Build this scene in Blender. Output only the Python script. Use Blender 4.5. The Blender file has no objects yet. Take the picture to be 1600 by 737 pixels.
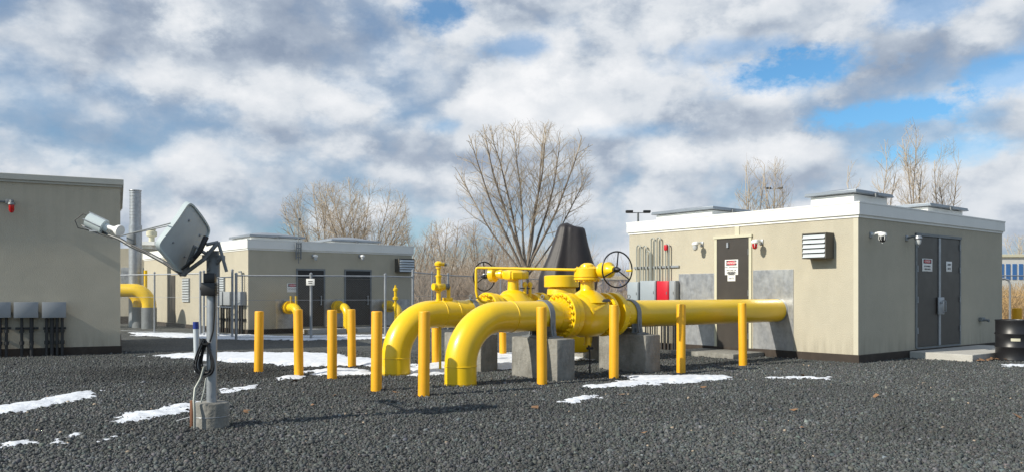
import bpy, bmesh, math, random
import numpy as np
from mathutils import Vector, Matrix
random.seed(7); rng = np.random.default_rng(7)
R = math.radians; PI = math.pi
sc = bpy.context.scene; col = sc.collection

# ------------------------------------------------------------ camera
F = 1250.0; HY = 457.0; EYE = 1.45          # focal length and horizon in photo pixels, eye height in metres
cam = bpy.data.cameras.new('camera'); camo = bpy.data.objects.new('camera', cam); col.objects.link(camo)
camo.location = (0, 0, EYE); camo.rotation_euler = (R(90), 0, 0)
cam.sensor_width = 36; cam.lens = 36*F/1600; cam.shift_y = (HY-368.5)/1600
cam.clip_start = 0.1; cam.clip_end = 3000
sc.camera = camo
sc.view_settings.view_transform = 'Standard'; sc.view_settings.look = 'None'
sc.view_settings.exposure = 0.12; sc.view_settings.gamma = 1.0
# ------------------------------------------------------------ sun and sky
EL = R(33); SAZ = Vector((-.880, -.475, 0)).normalized()
TOSUN = Vector((SAZ.x*math.cos(EL), SAZ.y*math.cos(EL), math.sin(EL)))
sun = bpy.data.lights.new('sun', 'SUN'); sun.energy = 5.0; sun.angle = R(0.6); sun.color = (1, .93, .80)
suno = bpy.data.objects.new('sun', sun); col.objects.link(suno)
suno.rotation_euler = TOSUN.to_track_quat('Z', 'Y').to_euler()

def build_world():
    w = bpy.data.worlds.new('World'); sc.world = w; w.use_nodes = True
    nt = w.node_tree; N = nt.nodes; L = nt.links
    bg = N['Background']; bg.inputs['Strength'].default_value = 0.093
    sky = N.new('ShaderNodeTexSky'); sky.sky_type = 'NISHITA'; sky.sun_disc = False
    sky.sun_elevation = EL; sky.sun_rotation = math.atan2(SAZ.x, SAZ.y)
    tc = N.new('ShaderNodeTexCoord')
    def vm(op, a, b):
        n = N.new('ShaderNodeVectorMath'); n.operation = op
        for i, v in enumerate((a, b)):
            if v is None: continue
            if isinstance(v, (tuple, list)): n.inputs[i].default_value = v
            else: L.new(v, n.inputs[i])
        return n.outputs['Value' if op == 'LENGTH' else 'Vector']
    def mt(op, a, b=None, c=None, clamp=False):
        n = N.new('ShaderNodeMath'); n.operation = op; n.use_clamp = clamp
        for i, v in enumerate((a, b, c)):
            if v is None: continue
            if isinstance(v, (int, float)): n.inputs[i].default_value = v
            else: L.new(v, n.inputs[i])
        return n.outputs[0]
    d = tc.outputs['Generated']
    p = vm('MULTIPLY', d, (1, 1, 1.55))
    def noise(vec, scale, detail, rough, dist=0.0, off=(0, 0, 0)):
        n = N.new('ShaderNodeTexNoise'); n.inputs['Scale'].default_value = scale
        n.inputs['Detail'].default_value = detail; n.inputs['Roughness'].default_value = rough
        n.inputs['Distortion'].default_value = dist
        L.new(vm('ADD', vec, off), n.inputs['Vector']); return n.outputs[0]
    wn = N.new('ShaderNodeTexNoise'); wn.inputs['Scale'].default_value = 7; wn.inputs['Detail'].default_value = 7; wn.inputs['Roughness'].default_value = .6
    L.new(p, wn.inputs['Vector'])
    pw = vm('ADD', p, vm('MULTIPLY', vm('SUBTRACT', wn.outputs['Color'], (.5, .5, .5)), (.17, .17, .17)))
    def field(off):
        n = noise(p, 4.5, 9, .57, 0, off)
        v = N.new('ShaderNodeTexVoronoi'); v.feature = 'F1'; v.inputs['Scale'].default_value = 6.8
        v.inputs['Detail'].default_value = 1; v.inputs['Roughness'].default_value = .45
        L.new(vm('ADD', pw, off), v.inputs['Vector'])
        return mt('MULTIPLY_ADD', v.outputs['Distance'], -.40, mt('MULTIPLY_ADD', n, .85, .18))
    n1 = field((0, 0, 0)); n2 = field((-.014, 0, .040))
    nb = noise(p, 2.4, 3, .5, .2, (3.1, 1.7, .4))
    warp = noise(p, 9, 8, .66, 0, (7, 2, 1))
    def blob(px, py, rx, ry, amp):
        c = Vector(((px-800)/F, 1, (HY-py)/F)); l = c.length; c.normalize()
        v = vm('MULTIPLY', vm('SUBTRACT', d, tuple(c)), (F*l/rx/l/l, 0, F/ry/l))
        r = mt('ADD', vm('LENGTH', v, None), mt('MULTIPLY', mt('SUBTRACT', warp, .5), 2.8))
        s = N.new('ShaderNodeMapRange'); s.interpolation_type = 'SMOOTHSTEP'
        s.inputs['From Min'].default_value = 1.0; s.inputs['From Max'].default_value = 0.15
        s.inputs['To Min'].default_value = 0; s.inputs['To Max'].default_value = amp
        L.new(r, s.inputs['Value']); return s.outputs[0]
    bright = [(40,130,150,60,.16),(250,130,120,50,.10),(440,165,190,60,.20),(980,70,210,75,.22),(1210,135,90,38,.22),(1070,240,90,30,.12),
              (800,215,90,30,.16),(1560,180,120,60,.16),(760,120,200,60,.12),(350,250,160,30,.10),(1520,50,110,50,.08),(560,10,60,40,.08),
              (130,40,210,60,-.20),(420,30,200,60,-.16),(620,40,90,40,-.12),(1180,190,170,48,-.27),(650,235,130,40,-.24),(120,200,120,45,-.13),
              (800,25,90,45,-.22),(1370,90,120,60,-.20),(1540,210,90,30,-.12),(420,210,130,28,-.12),(1000,150,90,30,-.10),(960,265,130,25,-.08),(300,280,300,30,-.06)]
    B = mt('MULTIPLY_ADD', mt('SUBTRACT', n1, n2), 1.15, mt('MULTIPLY_ADD', nb, .34, mt('MULTIPLY_ADD', n1, .62, .18)))
    for b in bright: B = mt('ADD', B, blob(*b))
    ramp = N.new('ShaderNodeValToRGB'); L.new(B, ramp.inputs[0]); cr = ramp.color_ramp
    cr.elements[0].position = .16; cr.elements[0].color = (.28, .345, .455, 1)
    cr.elements[1].position = .95; cr.elements[1].color = (.92, .93, .95, 1)
    for pos, c in ((.36, (.385, .45, .55)), (.50, (.54, .60, .68)), (.64, (.71, .75, .80))):
        e = cr.elements.new(pos); e.color = (*c, 1)
    gaps = [(690,15,62,38,.8),(800,75,75,24,.6),(1250,112,112,34,.95),(1370,178,95,30,.95),(1440,15,60,25,.5),(1585,110,50,30,.6),
            (1150,75,110,22,.45),(700,198,40,18,.4),(1430,240,110,22,.5),(660,350,60,25,.3),(980,205,120,20,.25)]
    G = mt('MULTIPLY', mt('SUBTRACT', .29, n1), 1.6)
    G = mt('MAXIMUM', G, 0.0)
    for g in gaps: G = mt('ADD', G, blob(*g))
    sx = N.new('ShaderNodeSeparateXYZ'); L.new(d, sx.inputs[0])
    beh = N.new('ShaderNodeMapRange'); beh.interpolation_type = 'SMOOTHSTEP'; beh.inputs['From Min'].default_value = .45; beh.inputs['From Max'].default_value = -.15
    beh.inputs['To Max'].default_value = .28; L.new(mt('MULTIPLY_ADD', n1, .5, mt('SUBTRACT', sx.outputs[1], .25)), beh.inputs['Value'])   # unseen sky overhead and behind the viewer, made bluer to lower the ambient light
    G = mt('MULTIPLY', mt('ADD', G, beh.outputs[0]), 1.15, clamp=True)
    tint = N.new('ShaderNodeMix'); tint.data_type = 'RGBA'; tint.blend_type = 'MULTIPLY'; tint.inputs[0].default_value = 1
    L.new(sky.outputs[0], tint.inputs[6]); tint.inputs[7].default_value = (.70, 1.20, 1.50, 1)
    boost = N.new('ShaderNodeMix'); boost.data_type = 'RGBA'; boost.blend_type = 'MULTIPLY'; boost.inputs[0].default_value = 1
    boost.clamp_result = False
    L.new(ramp.outputs[0], boost.inputs[6]); boost.inputs[7].default_value = (10, 10, 10, 1)
    mx = N.new('ShaderNodeMix'); mx.data_type = 'RGBA'
    L.new(G, mx.inputs[0]); L.new(boost.outputs[2], mx.inputs[6]); L.new(tint.outputs[2], mx.inputs[7])
    L.new(mx.outputs[2], bg.inputs['Color'])
build_world()

# ------------------------------------------------------------ materials
def mat(name, color, rough=.7, metal=0.0, var=0.0, vscale=3.0, bump=0.0, bscale=60.0, dirt=None, dscale=1.2, dr=(.52, .78), spec=None, voro=False, coat=0.0, rvar=0.0):
    m = bpy.data.materials.new(name); m.use_nodes = True
    nt = m.node_tree; N = nt.nodes; L = nt.links; b = N['Principled BSDF']
    b.inputs['Roughness'].default_value = rough; b.inputs['Metallic'].default_value = metal
    b.inputs['Base Color'].default_value = (*color, 1)
    if spec is not None: b.inputs['Specular IOR Level'].default_value = spec
    if coat: b.inputs['Coat Weight'].default_value = coat; b.inputs['Coat Roughness'].default_value = .12
    tc = N.new('ShaderNodeTexCoord'); src = None
    if var or dirt:
        n = N.new('ShaderNodeTexVoronoi' if voro else 'ShaderNodeTexNoise'); n.inputs['Scale'].default_value = vscale
        if not voro: n.inputs['Detail'].default_value = 8; n.inputs['Roughness'].default_value = .62
        L.new(tc.outputs['Object'], n.inputs['Vector'])
        mr = N.new('ShaderNodeMapRange'); mr.inputs['From Min'].default_value = .0 if voro else .25; mr.inputs['From Max'].default_value = 1.0 if voro else .75
        mr.inputs['To Min'].default_value = 1-var; mr.inputs['To Max'].default_value = 1+var
        if voro:
            sp = N.new('ShaderNodeSeparateColor'); L.new(n.outputs['Color'], sp.inputs[0]); L.new(sp.outputs[0], mr.inputs['Value'])
        else: L.new(n.outputs[0], mr.inputs['Value'])
        mul = N.new('ShaderNodeVectorMath'); mul.operation = 'SCALE'; mul.inputs[0].default_value = color
        L.new(mr.outputs[0], mul.inputs['Scale']); src = mul.outputs[0]
        if dirt:
            n2 = N.new('ShaderNodeTexNoise'); n2.inputs['Scale'].default_value = dscale; n2.inputs['Detail'].default_value = 10; n2.inputs['Roughness'].default_value = .7
            mp = N.new('ShaderNodeMapping'); mp.inputs['Scale'].default_value = (1, 1, .35); L.new(tc.outputs['Object'], mp.inputs[0]); L.new(mp.outputs[0], n2.inputs['Vector'])
            mr2 = N.new('ShaderNodeMapRange'); mr2.inputs['From Min'].default_value = dr[0]; mr2.inputs['From Max'].default_value = dr[1]; mr2.inputs['To Max'].default_value = dirt[3]
            L.new(n2.outputs[0], mr2.inputs['Value'])
            mx = N.new('ShaderNodeMix'); mx.data_type = 'RGBA'; L.new(mr2.outputs[0], mx.inputs[0]); L.new(src, mx.inputs[6]); mx.inputs[7].default_value = (*dirt[:3], 1)
            src = mx.outputs[2]
        L.new(src, b.inputs['Base Color'])
    if rvar:
        n3 = N.new('ShaderNodeTexNoise'); n3.inputs['Scale'].default_value = 4; n3.inputs['Detail'].default_value = 6; L.new(tc.outputs['Object'], n3.inputs['Vector'])
        mr3 = N.new('ShaderNodeMapRange'); mr3.inputs['To Min'].default_value = rough-rvar; mr3.inputs['To Max'].default_value = rough+rvar
        L.new(n3.outputs[0], mr3.inputs['Value']); L.new(mr3.outputs[0], b.inputs['Roughness'])
    if bump:
        nb = N.new('ShaderNodeTexNoise'); nb.inputs['Scale'].default_value = bscale; nb.inputs['Detail'].default_value = 6
        L.new(tc.outputs['Object'], nb.inputs['Vector'])
        bp = N.new('ShaderNodeBump'); bp.inputs['Strength'].default_value = bump; bp.inputs['Distance'].default_value = .02
        L.new(nb.outputs[0], bp.inputs['Height']); L.new(bp.outputs[0], b.inputs['Normal'])
    return m
M = {}
M['stucco'] = mat('stucco', (.44, .405, .32), .93, var=.07, vscale=1.6, bump=.5, bscale=55, dirt=(.33, .31, .24, .35), dscale=.8)
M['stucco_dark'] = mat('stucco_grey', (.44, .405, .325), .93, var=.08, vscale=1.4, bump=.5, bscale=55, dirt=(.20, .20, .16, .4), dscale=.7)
for k_ in ('stucco', 'stucco_dark'):             # dirt splashed up the foot of the walls, faint streaks below the roof edge
    nt = M[k_].node_tree; N = nt.nodes; L = nt.links; b_ = N['Principled BSDF']; src = b_.inputs['Base Color'].links[0].from_socket
    tc = N.new('ShaderNodeTexCoord'); sp = N.new('ShaderNodeSeparateXYZ'); L.new(tc.outputs['Object'], sp.inputs[0])
    mp = N.new('ShaderNodeMapping'); mp.inputs['Scale'].default_value = (5, 5, .5); L.new(tc.outputs['Object'], mp.inputs[0])
    no = N.new('ShaderNodeTexNoise'); no.inputs['Scale'].default_value = 1.3; no.inputs['Detail'].default_value = 8; no.inputs['Roughness'].default_value = .65; L.new(mp.outputs[0], no.inputs['Vector'])
    tot = None
    for z0, z1, amt in ((.7, .17, .6), (2.5, 3.2, .22)):
        mr = N.new('ShaderNodeMapRange'); mr.interpolation_type = 'SMOOTHSTEP'; mr.inputs['From Min'].default_value = z0; mr.inputs['From Max'].default_value = z1; mr.inputs['To Max'].default_value = amt; L.new(sp.outputs[2], mr.inputs['Value'])
        mm = N.new('ShaderNodeMath'); mm.operation = 'MULTIPLY'; L.new(mr.outputs[0], mm.inputs[0])
        nr = N.new('ShaderNodeMapRange'); nr.inputs['From Min'].default_value = .42; nr.inputs['From Max'].default_value = .75; L.new(no.outputs[0], nr.inputs['Value']); L.new(nr.outputs[0], mm.inputs[1])
        if tot is None: tot = mm.outputs[0]
        else: ad = N.new('ShaderNodeMath'); ad.operation = 'ADD'; ad.use_clamp = True; L.new(tot, ad.inputs[0]); L.new(mm.outputs[0], ad.inputs[1]); tot = ad.outputs[0]
    mx = N.new('ShaderNodeMix'); mx.data_type = 'RGBA'; L.new(tot, mx.inputs[0]); L.new(src, mx.inputs[6]); mx.inputs[7].default_value = (.22, .20, .155, 1); L.new(mx.outputs[2], b_.inputs['Base Color'])
M['trim'] = mat('pale_trim_paint', (.52, .50, .38), .7, var=.04)
M['fascia'] = mat('white_fascia', (.74, .74, .71), .55, var=.04, vscale=1.0, dirt=(.5, .5, .46, .35), dscale=.9)
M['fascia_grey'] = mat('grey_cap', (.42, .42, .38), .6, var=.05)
M['plinth'] = mat('brown_plinth', (.035, .026, .020), .8, var=.25, vscale=5, dirt=(.12, .10, .08, .4), dscale=3)
M['yellow'] = mat('yellow_gloss_paint', (.82, .53, .006), .34, var=.05, vscale=2.2, bump=.05, bscale=30, dirt=(.50, .33, .02, .45), dscale=1.6, coat=.25, rvar=.08)
M['bollard'] = mat('bollard_paint', (.80, .39, .008), .5, var=.07, vscale=4, bump=.08, bscale=50, dirt=(.45, .24, .03, .55), dscale=4, rvar=.08)
M['band'] = mat('dull_yellow_coating', (.45, .30, .02), .7, var=.1)
M['plate'] = mat('galvanised_plate', (.36, .375, .40), .36, .6, var=.30, vscale=8, bump=.10, bscale=8, dirt=(.62, .62, .60, .7), dscale=4, dr=(.42, .72), rvar=.12)
M['galv'] = mat('galvanised_steel', (.34, .36, .385), .45, .6, var=.2, vscale=9, rvar=.1)
M['boom'] = mat('dark_boom_steel', (.07, .075, .08), .5, .3, var=.15)
M['hood'] = mat('brown_vent_hood', (.085, .078, .065), .6, var=.08)
M['lid'] = mat('grey_hatch_lid', (.27, .30, .34), .4, .4, var=.12, vscale=3)
M['corner'] = mat('pale_corner_trim', (.50, .47, .375), .8, var=.04)
M['galv_dull'] = mat('weathered_steel', (.20, .215, .225), .6, .4, var=.2, vscale=6)
M['conduit'] = mat('conduit_metal', (.30, .315, .29), .55, .35, var=.15, vscale=5)
M['conduit_dark'] = mat('dark_conduit', (.022, .023, .025), .6, var=.2)
M['cabinet_pale'] = mat('blue_grey_cabinet', (.29, .33, .36), .5, var=.05)
M['cabinet'] = mat('grey_cabinet_paint', (.27, .29, .31), .5, var=.06, vscale=3, dirt=(.18, .18, .18, .3))
M['cabinet_light'] = mat('pale_grey_cabinet', (.50, .54, .57), .5, var=.05)
M['red'] = mat('red_paint', (.50, .008, .022), .4, var=.05)
M['redglass'] = mat('red_lens', (.45, .01, .012), .15, var=.05)
M['door'] = mat('dark_brown_door', (.043, .037, .032), .45, var=.08, vscale=2, dirt=(.075, .065, .055, .3), dscale=1.5, rvar=.1)
M['concrete'] = mat('concrete', (.235, .23, .21), .92, var=.28, vscale=5, bump=.9, bscale=18, dirt=(.115, .11, .095, .9), dscale=4.2, dr=(.46, .70))
M['slab'] = mat('pale_concrete', (.42, .41, .38), .9, var=.10, vscale=5, bump=.4, bscale=35, dirt=(.27, .26, .23, .5), dscale=1.5)
M['black'] = mat('black_plastic', (.012, .012, .014), .4, var=.1)
M['tarp'] = mat('black_tarp', (.016, .013, .015), .55, var=.2, vscale=4, bump=.35, bscale=6)
M['dish'] = mat('pale_dish_shell', (.50, .545, .56), .5, var=.05, vscale=3, dirt=(.24, .26, .27, .35), dscale=3)
M['dish_rim'] = mat('dish_rim', (.55, .62, .63), .45, var=.04)
M['white'] = mat('white_paint', (.78, .78, .76), .5, var=.03)
M['blue'] = mat('blue_cap', (.01, .03, .22), .4, var=.05)
M['signred'] = mat('sign_red', (.50, .03, .05), .5, var=.03)
M['ink'] = mat('sign_ink', (.03, .03, .035), .6, var=.03)
M['bark'] = mat('grey_brown_bark', (.19, .155, .125), .9, var=.25, vscale=3)
M['twig'] = mat('pale_twigs', (.44, .37, .285), .9, var=.2, vscale=.6)
M['brush'] = mat('reddish_brush', (.36, .285, .22), .9, var=.3, vscale=.5)
M['reed'] = mat('dry_reed', (.42, .28, .13), .9, var=.25, vscale=1)
M['snow'] = mat('snow', (.64, .67, .72), .75, var=.2, vscale=9, bump=.5, bscale=22)
M['farblue'] = mat('blue_wall_paint', (.04, .13, .33), .5, var=.08)
M['farwhite'] = mat('distant_white_paint', (.55, .55, .53), .6, var=.06)
M['rust'] = mat('rusty_edge', (.20, .09, .05), .8, var=.3, vscale=8)
M['lens'] = mat('clear_lens', (.45, .47, .48), .12, var=.05)
M['leaf'] = mat('dead_leaf', (.22, .12, .06), .9, var=.3, vscale=12)

def gd(px, y): Y = F*EYE/(y-HY); return Vector(((px-800)/F*Y, Y, 0))   # a point of the level ground
def ground_mats():
    m = bpy.data.materials.new('crushed_gravel'); m.use_nodes = True; nt = m.node_tree; N = nt.nodes; L = nt.links; b = N['Principled BSDF']
    tc = N.new('ShaderNodeTexCoord')
    v = N.new('ShaderNodeTexVoronoi'); v.inputs['Scale'].default_value = 30; v.inputs['Randomness'].default_value = 1
    L.new(tc.outputs['Object'], v.inputs['Vector'])
    sp = N.new('ShaderNodeSeparateColor'); L.new(v.outputs['Color'], sp.inputs[0])
    r = N.new('ShaderNodeValToRGB'); L.new(sp.outputs[0], r.inputs[0])
    e = r.color_ramp.elements; e[0].color = (.024, .028, .028, 1); e[1].color = (.20, .19, .17, 1); e[1].position = 1
    for pos, c in ((.4, (.052, .057, .055)), (.75, (.080, .085, .080)), (.95, (.10, .10, .093))):
        q = e.new(pos); q.color = (*c, 1)
    n = N.new('ShaderNodeTexNoise'); n.inputs['Scale'].default_value = .35; n.inputs['Detail'].default_value = 8; n.inputs['Roughness'].default_value = .65
    L.new(tc.outputs['Object'], n.inputs['Vector'])
    mr = N.new('ShaderNodeMapRange'); mr.inputs['From Min'].default_value = .3; mr.inputs['From Max'].default_value = .7; mr.inputs['To Min'].default_value = .72; mr.inputs['To Max'].default_value = 1.3
    L.new(n.outputs[0], mr.inputs['Value'])
    mu = N.new('ShaderNodeVectorMath'); mu.operation = 'SCALE'; L.new(r.outputs[0], mu.inputs[0]); L.new(mr.outputs[0], mu.inputs['Scale'])
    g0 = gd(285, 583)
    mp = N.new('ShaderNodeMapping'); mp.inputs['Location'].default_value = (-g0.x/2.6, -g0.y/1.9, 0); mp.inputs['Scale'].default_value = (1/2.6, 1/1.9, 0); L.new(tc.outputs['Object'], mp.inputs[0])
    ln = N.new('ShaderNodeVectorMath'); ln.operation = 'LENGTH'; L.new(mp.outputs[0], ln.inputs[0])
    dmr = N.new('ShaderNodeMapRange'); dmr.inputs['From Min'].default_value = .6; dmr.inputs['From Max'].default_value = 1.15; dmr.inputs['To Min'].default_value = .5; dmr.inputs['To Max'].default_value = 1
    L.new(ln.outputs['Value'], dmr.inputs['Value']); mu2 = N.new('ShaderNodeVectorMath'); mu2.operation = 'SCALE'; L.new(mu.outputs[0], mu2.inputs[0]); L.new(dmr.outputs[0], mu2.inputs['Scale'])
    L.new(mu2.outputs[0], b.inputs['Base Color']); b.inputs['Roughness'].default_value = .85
    n2 = N.new('ShaderNodeTexNoise'); n2.inputs['Scale'].default_value = 14; n2.inputs['Detail'].default_value = 5; L.new(tc.outputs['Object'], n2.inputs['Vector'])
    ad = N.new('ShaderNodeMath'); ad.operation = 'ADD'; L.new(sp.outputs[1], ad.inputs[0]); L.new(n2.outputs[0], ad.inputs[1])
    bp = N.new('ShaderNodeBump'); bp.inputs['Strength'].default_value = 1; bp.inputs['Distance'].default_value = .022
    L.new(ad.outputs[0], bp.inputs['Height']); L.new(bp.outputs[0], b.inputs['Normal'])
    M['gravel'] = m
    m = bpy.data.materials.new('stone_chips'); m.use_nodes = True; nt = m.node_tree; N = nt.nodes; L = nt.links; b = N['Principled BSDF']
    a = N.new('ShaderNodeAttribute'); a.attribute_name = 'tone'; L.new(a.outputs['Color'], b.inputs['Base Color']); b.inputs['Roughness'].default_value = .8
    M['stones'] = m
    M['field'] = mat('dry_grass_ground', (.20, .155, .09), .95, var=.35, vscale=.4, bump=.8, bscale=3, dirt=(.40, .38, .35, .6), dscale=.06)
ground_mats()

# ------------------------------------------------------------ mesh helpers
def nb(): return bmesh.new()
def bx(bm, x0, x1, y0, y1, z0, z1, bev=0, seg=2):
    t = bmesh.new(); r = bmesh.ops.create_cube(t, size=1)
    for v in t.verts: v.co = Vector(((x0+x1)/2+v.co.x*(x1-x0), (y0+y1)/2+v.co.y*(y1-y0), (z0+z1)/2+v.co.z*(z1-z0)))
    if bev: bmesh.ops.bevel(t, geom=t.edges[:], offset=bev, segments=seg, profile=.5, affect='EDGES')
    merge(bm, t); return bm
def merge(bm, t, mtx=None):
    me = bpy.data.meshes.new('tmp'); t.to_mesh(me); t.free()
    if mtx: me.transform(mtx)
    bm.from_mesh(me); bpy.data.meshes.remove(me)
def frame_of(d):
    d = Vector(d).normalized(); u = Vector((0, 0, 1)) if abs(d.z) < .92 else Vector((1, 0, 0))
    a = d.cross(u).normalized(); return a, d.cross(a).normalized()
def lathe(bm, o, axis, prof, seg=32, cap=True):
    o = Vector(o); ax = Vector(axis).normalized(); a, c = frame_of(ax); rings = []
    for t, r in prof:
        rings.append([bm.verts.new(o+ax*t+(a*math.cos(2*PI*k/seg)+c*math.sin(2*PI*k/seg))*max(r, 1e-4)) for k in range(seg)])
    for i in range(len(rings)-1):
        for k in range(seg):
            bm.faces.new((rings[i][k], rings[i][(k+1) % seg], rings[i+1][(k+1) % seg], rings[i+1][k]))
    if cap: bm.faces.new(rings[0][::-1]); bm.faces.new(rings[-1])
    return bm
def cyl(bm, p0, p1, r, seg=20, r1=None, cap=True):
    p0 = Vector(p0); p1 = Vector(p1); return lathe(bm, p0, p1-p0, [(0, r), ((p1-p0).length, r if r1 is None else r1)], seg, cap)
def tube(bm, pts, r, seg=10, closed=False, cap=True):
    pts = [Vector(p) for p in pts]; n = len(pts); rings = []
    prev = None
    for i, p in enumerate(pts):
        if closed: d = pts[(i+1) % n]-pts[i-1]
        else: d = pts[min(i+1, n-1)]-pts[max(i-1, 0)]
        d.normalize()
        if prev is None: a, c = frame_of(d)
        else:
            a = (prev-d*prev.dot(d)).normalized(); c = d.cross(a).normalized()
        prev = a; rr = r[i] if isinstance(r, (list, tuple)) else r
        rings.append([bm.verts.new(p+(a*math.cos(2*PI*k/seg)+c*math.sin(2*PI*k/seg))*rr) for k in range(seg)])
    for i in range(n if closed else n-1):
        A = rings[i]; B = rings[(i+1) % n]; off = 0
        if closed and i == n-1:
            off = min(range(seg), key=lambda q: (A[0].co-B[q].co).length)
        for k in range(seg):
            bm.faces.new((A[k], A[(k+1) % seg], B[(k+1+off) % seg], B[(k+off) % seg]))
    if cap and not closed: bm.faces.new(rings[0][::-1]); bm.faces.new(rings[-1])
    return bm
def ring(bm, c, axis, rad, r, n=36, seg=8):
    a, b = frame_of(axis); c = Vector(c)
    return tube(bm, [c+(a*math.cos(2*PI*k/n)+b*math.sin(2*PI*k/n))*rad for k in range(n)], r, seg, True)
def prism(bm, poly, y0, y1, tf=lambda x, y, z: (x, y, z)):
    """outline in x,z extruded along y"""
    A = [bm.verts.new(tf(x, y0, z)) for x, z in poly]; B = [bm.verts.new(tf(x, y1, z)) for x, z in poly]; n = len(poly)
    for i in range(n): bm.faces.new((A[i], A[(i+1) % n], B[(i+1) % n], B[i]))
    bm.faces.new(A[::-1]); bm.faces.new(B); return bm
def link(name, me, m, parent=None, loc=None):
    o = bpy.data.objects.new(name, me); col.objects.link(o); me.materials.append(M[m] if isinstance(m, str) else m)
    if parent: o.parent = parent
    if loc: o.location = loc
    return o
def obj(name, bm, m, parent=None, loc=None, smooth=True, ang=35):
    bmesh.ops.recalc_face_normals(bm, faces=bm.faces[:])
    me = bpy.data.meshes.new(name); bm.to_mesh(me); bm.free()
    if smooth:
        me.polygons.foreach_set('use_smooth', [True]*len(me.polygons)); me.set_sharp_from_angle(angle=R(ang))
    return link(name, me, m, parent, loc)
def tag(o, label=None, cat=None, group=None, kind=None):
    if label: o['label'] = label
    if cat: o['category'] = cat
    if group: o['group'] = group
    if kind: o['kind'] = kind
    return o
def thing(name, label, cat, loc=(0, 0, 0), rz=0, group=None):
    o = bpy.data.objects.new(name, None); col.objects.link(o); o.location = loc; o.rotation_euler = (0, 0, rz)
    o.empty_display_size = .2
    return tag(o, label, cat, group)
def copy_tree(o, parent=None, kids=None):
    c = o.copy(); col.objects.link(c)
    if parent: c.parent = parent
    for ch in [q for q in o.children]: copy_tree(ch, c)
    return c
def pt(px, Y, y=None):                       # a point at a known distance Y in front of the viewer
    return Vector(((px-800)/F*Y, Y, 0 if y is None else EYE+(HY-y)/F*Y))
class Frame:
    def __init__(s, ox, oy, rz): s.o = Vector((ox, oy, 0)); s.rz = rz; s.x = Vector((math.cos(rz), math.sin(rz), 0)); s.y = Vector((-math.sin(rz), math.cos(rz), 0))
    def W(s, x, y, z=0): return s.o+s.x*x+s.y*y+Vector((0, 0, z))
    def along(s, px, ax, other=0.0):         # distance along one wall at which it is seen at a photo column
        k = (px-800)/F; a = s.x if ax == 'x' else s.y; b = s.y if ax == 'x' else s.x; o = s.o+b*other
        return (k*o.y-o.x)/(a.x-k*a.y)
    def z(s, t, ax, y, other=0.0):
        p = (s.W(t, other) if ax == 'x' else s.W(other, t)); return EYE+(HY-y)/F*p.y
def text_mesh(bm, txt, size, mtx):
    cu = bpy.data.curves.new('lettering', 'FONT'); cu.body = txt; cu.size = size; cu.align_x = 'CENTER'; cu.align_y = 'CENTER'; cu.extrude = .001; cu.resolution_u = 2
    o = bpy.data.objects.new('lettering', cu); col.objects.link(o); bpy.context.view_layer.update()
    me = bpy.data.meshes.new_from_object(o); me.transform(mtx); bm.from_mesh(me)
    bpy.data.objects.remove(o); bpy.data.curves.remove(cu); bpy.data.meshes.remove(me)

# ------------------------------------------------------------ ground
bm = nb()
for a in range(1): bmesh.ops.create_grid(bm, x_segments=60, y_segments=60, size=1400)
tag(obj('ground', bm, 'field'), kind='structure')
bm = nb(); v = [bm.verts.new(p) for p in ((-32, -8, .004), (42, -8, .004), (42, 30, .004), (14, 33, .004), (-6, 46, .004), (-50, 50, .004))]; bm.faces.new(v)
tag(obj('gravel_yard', bm, 'gravel'), kind='structure')

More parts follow.
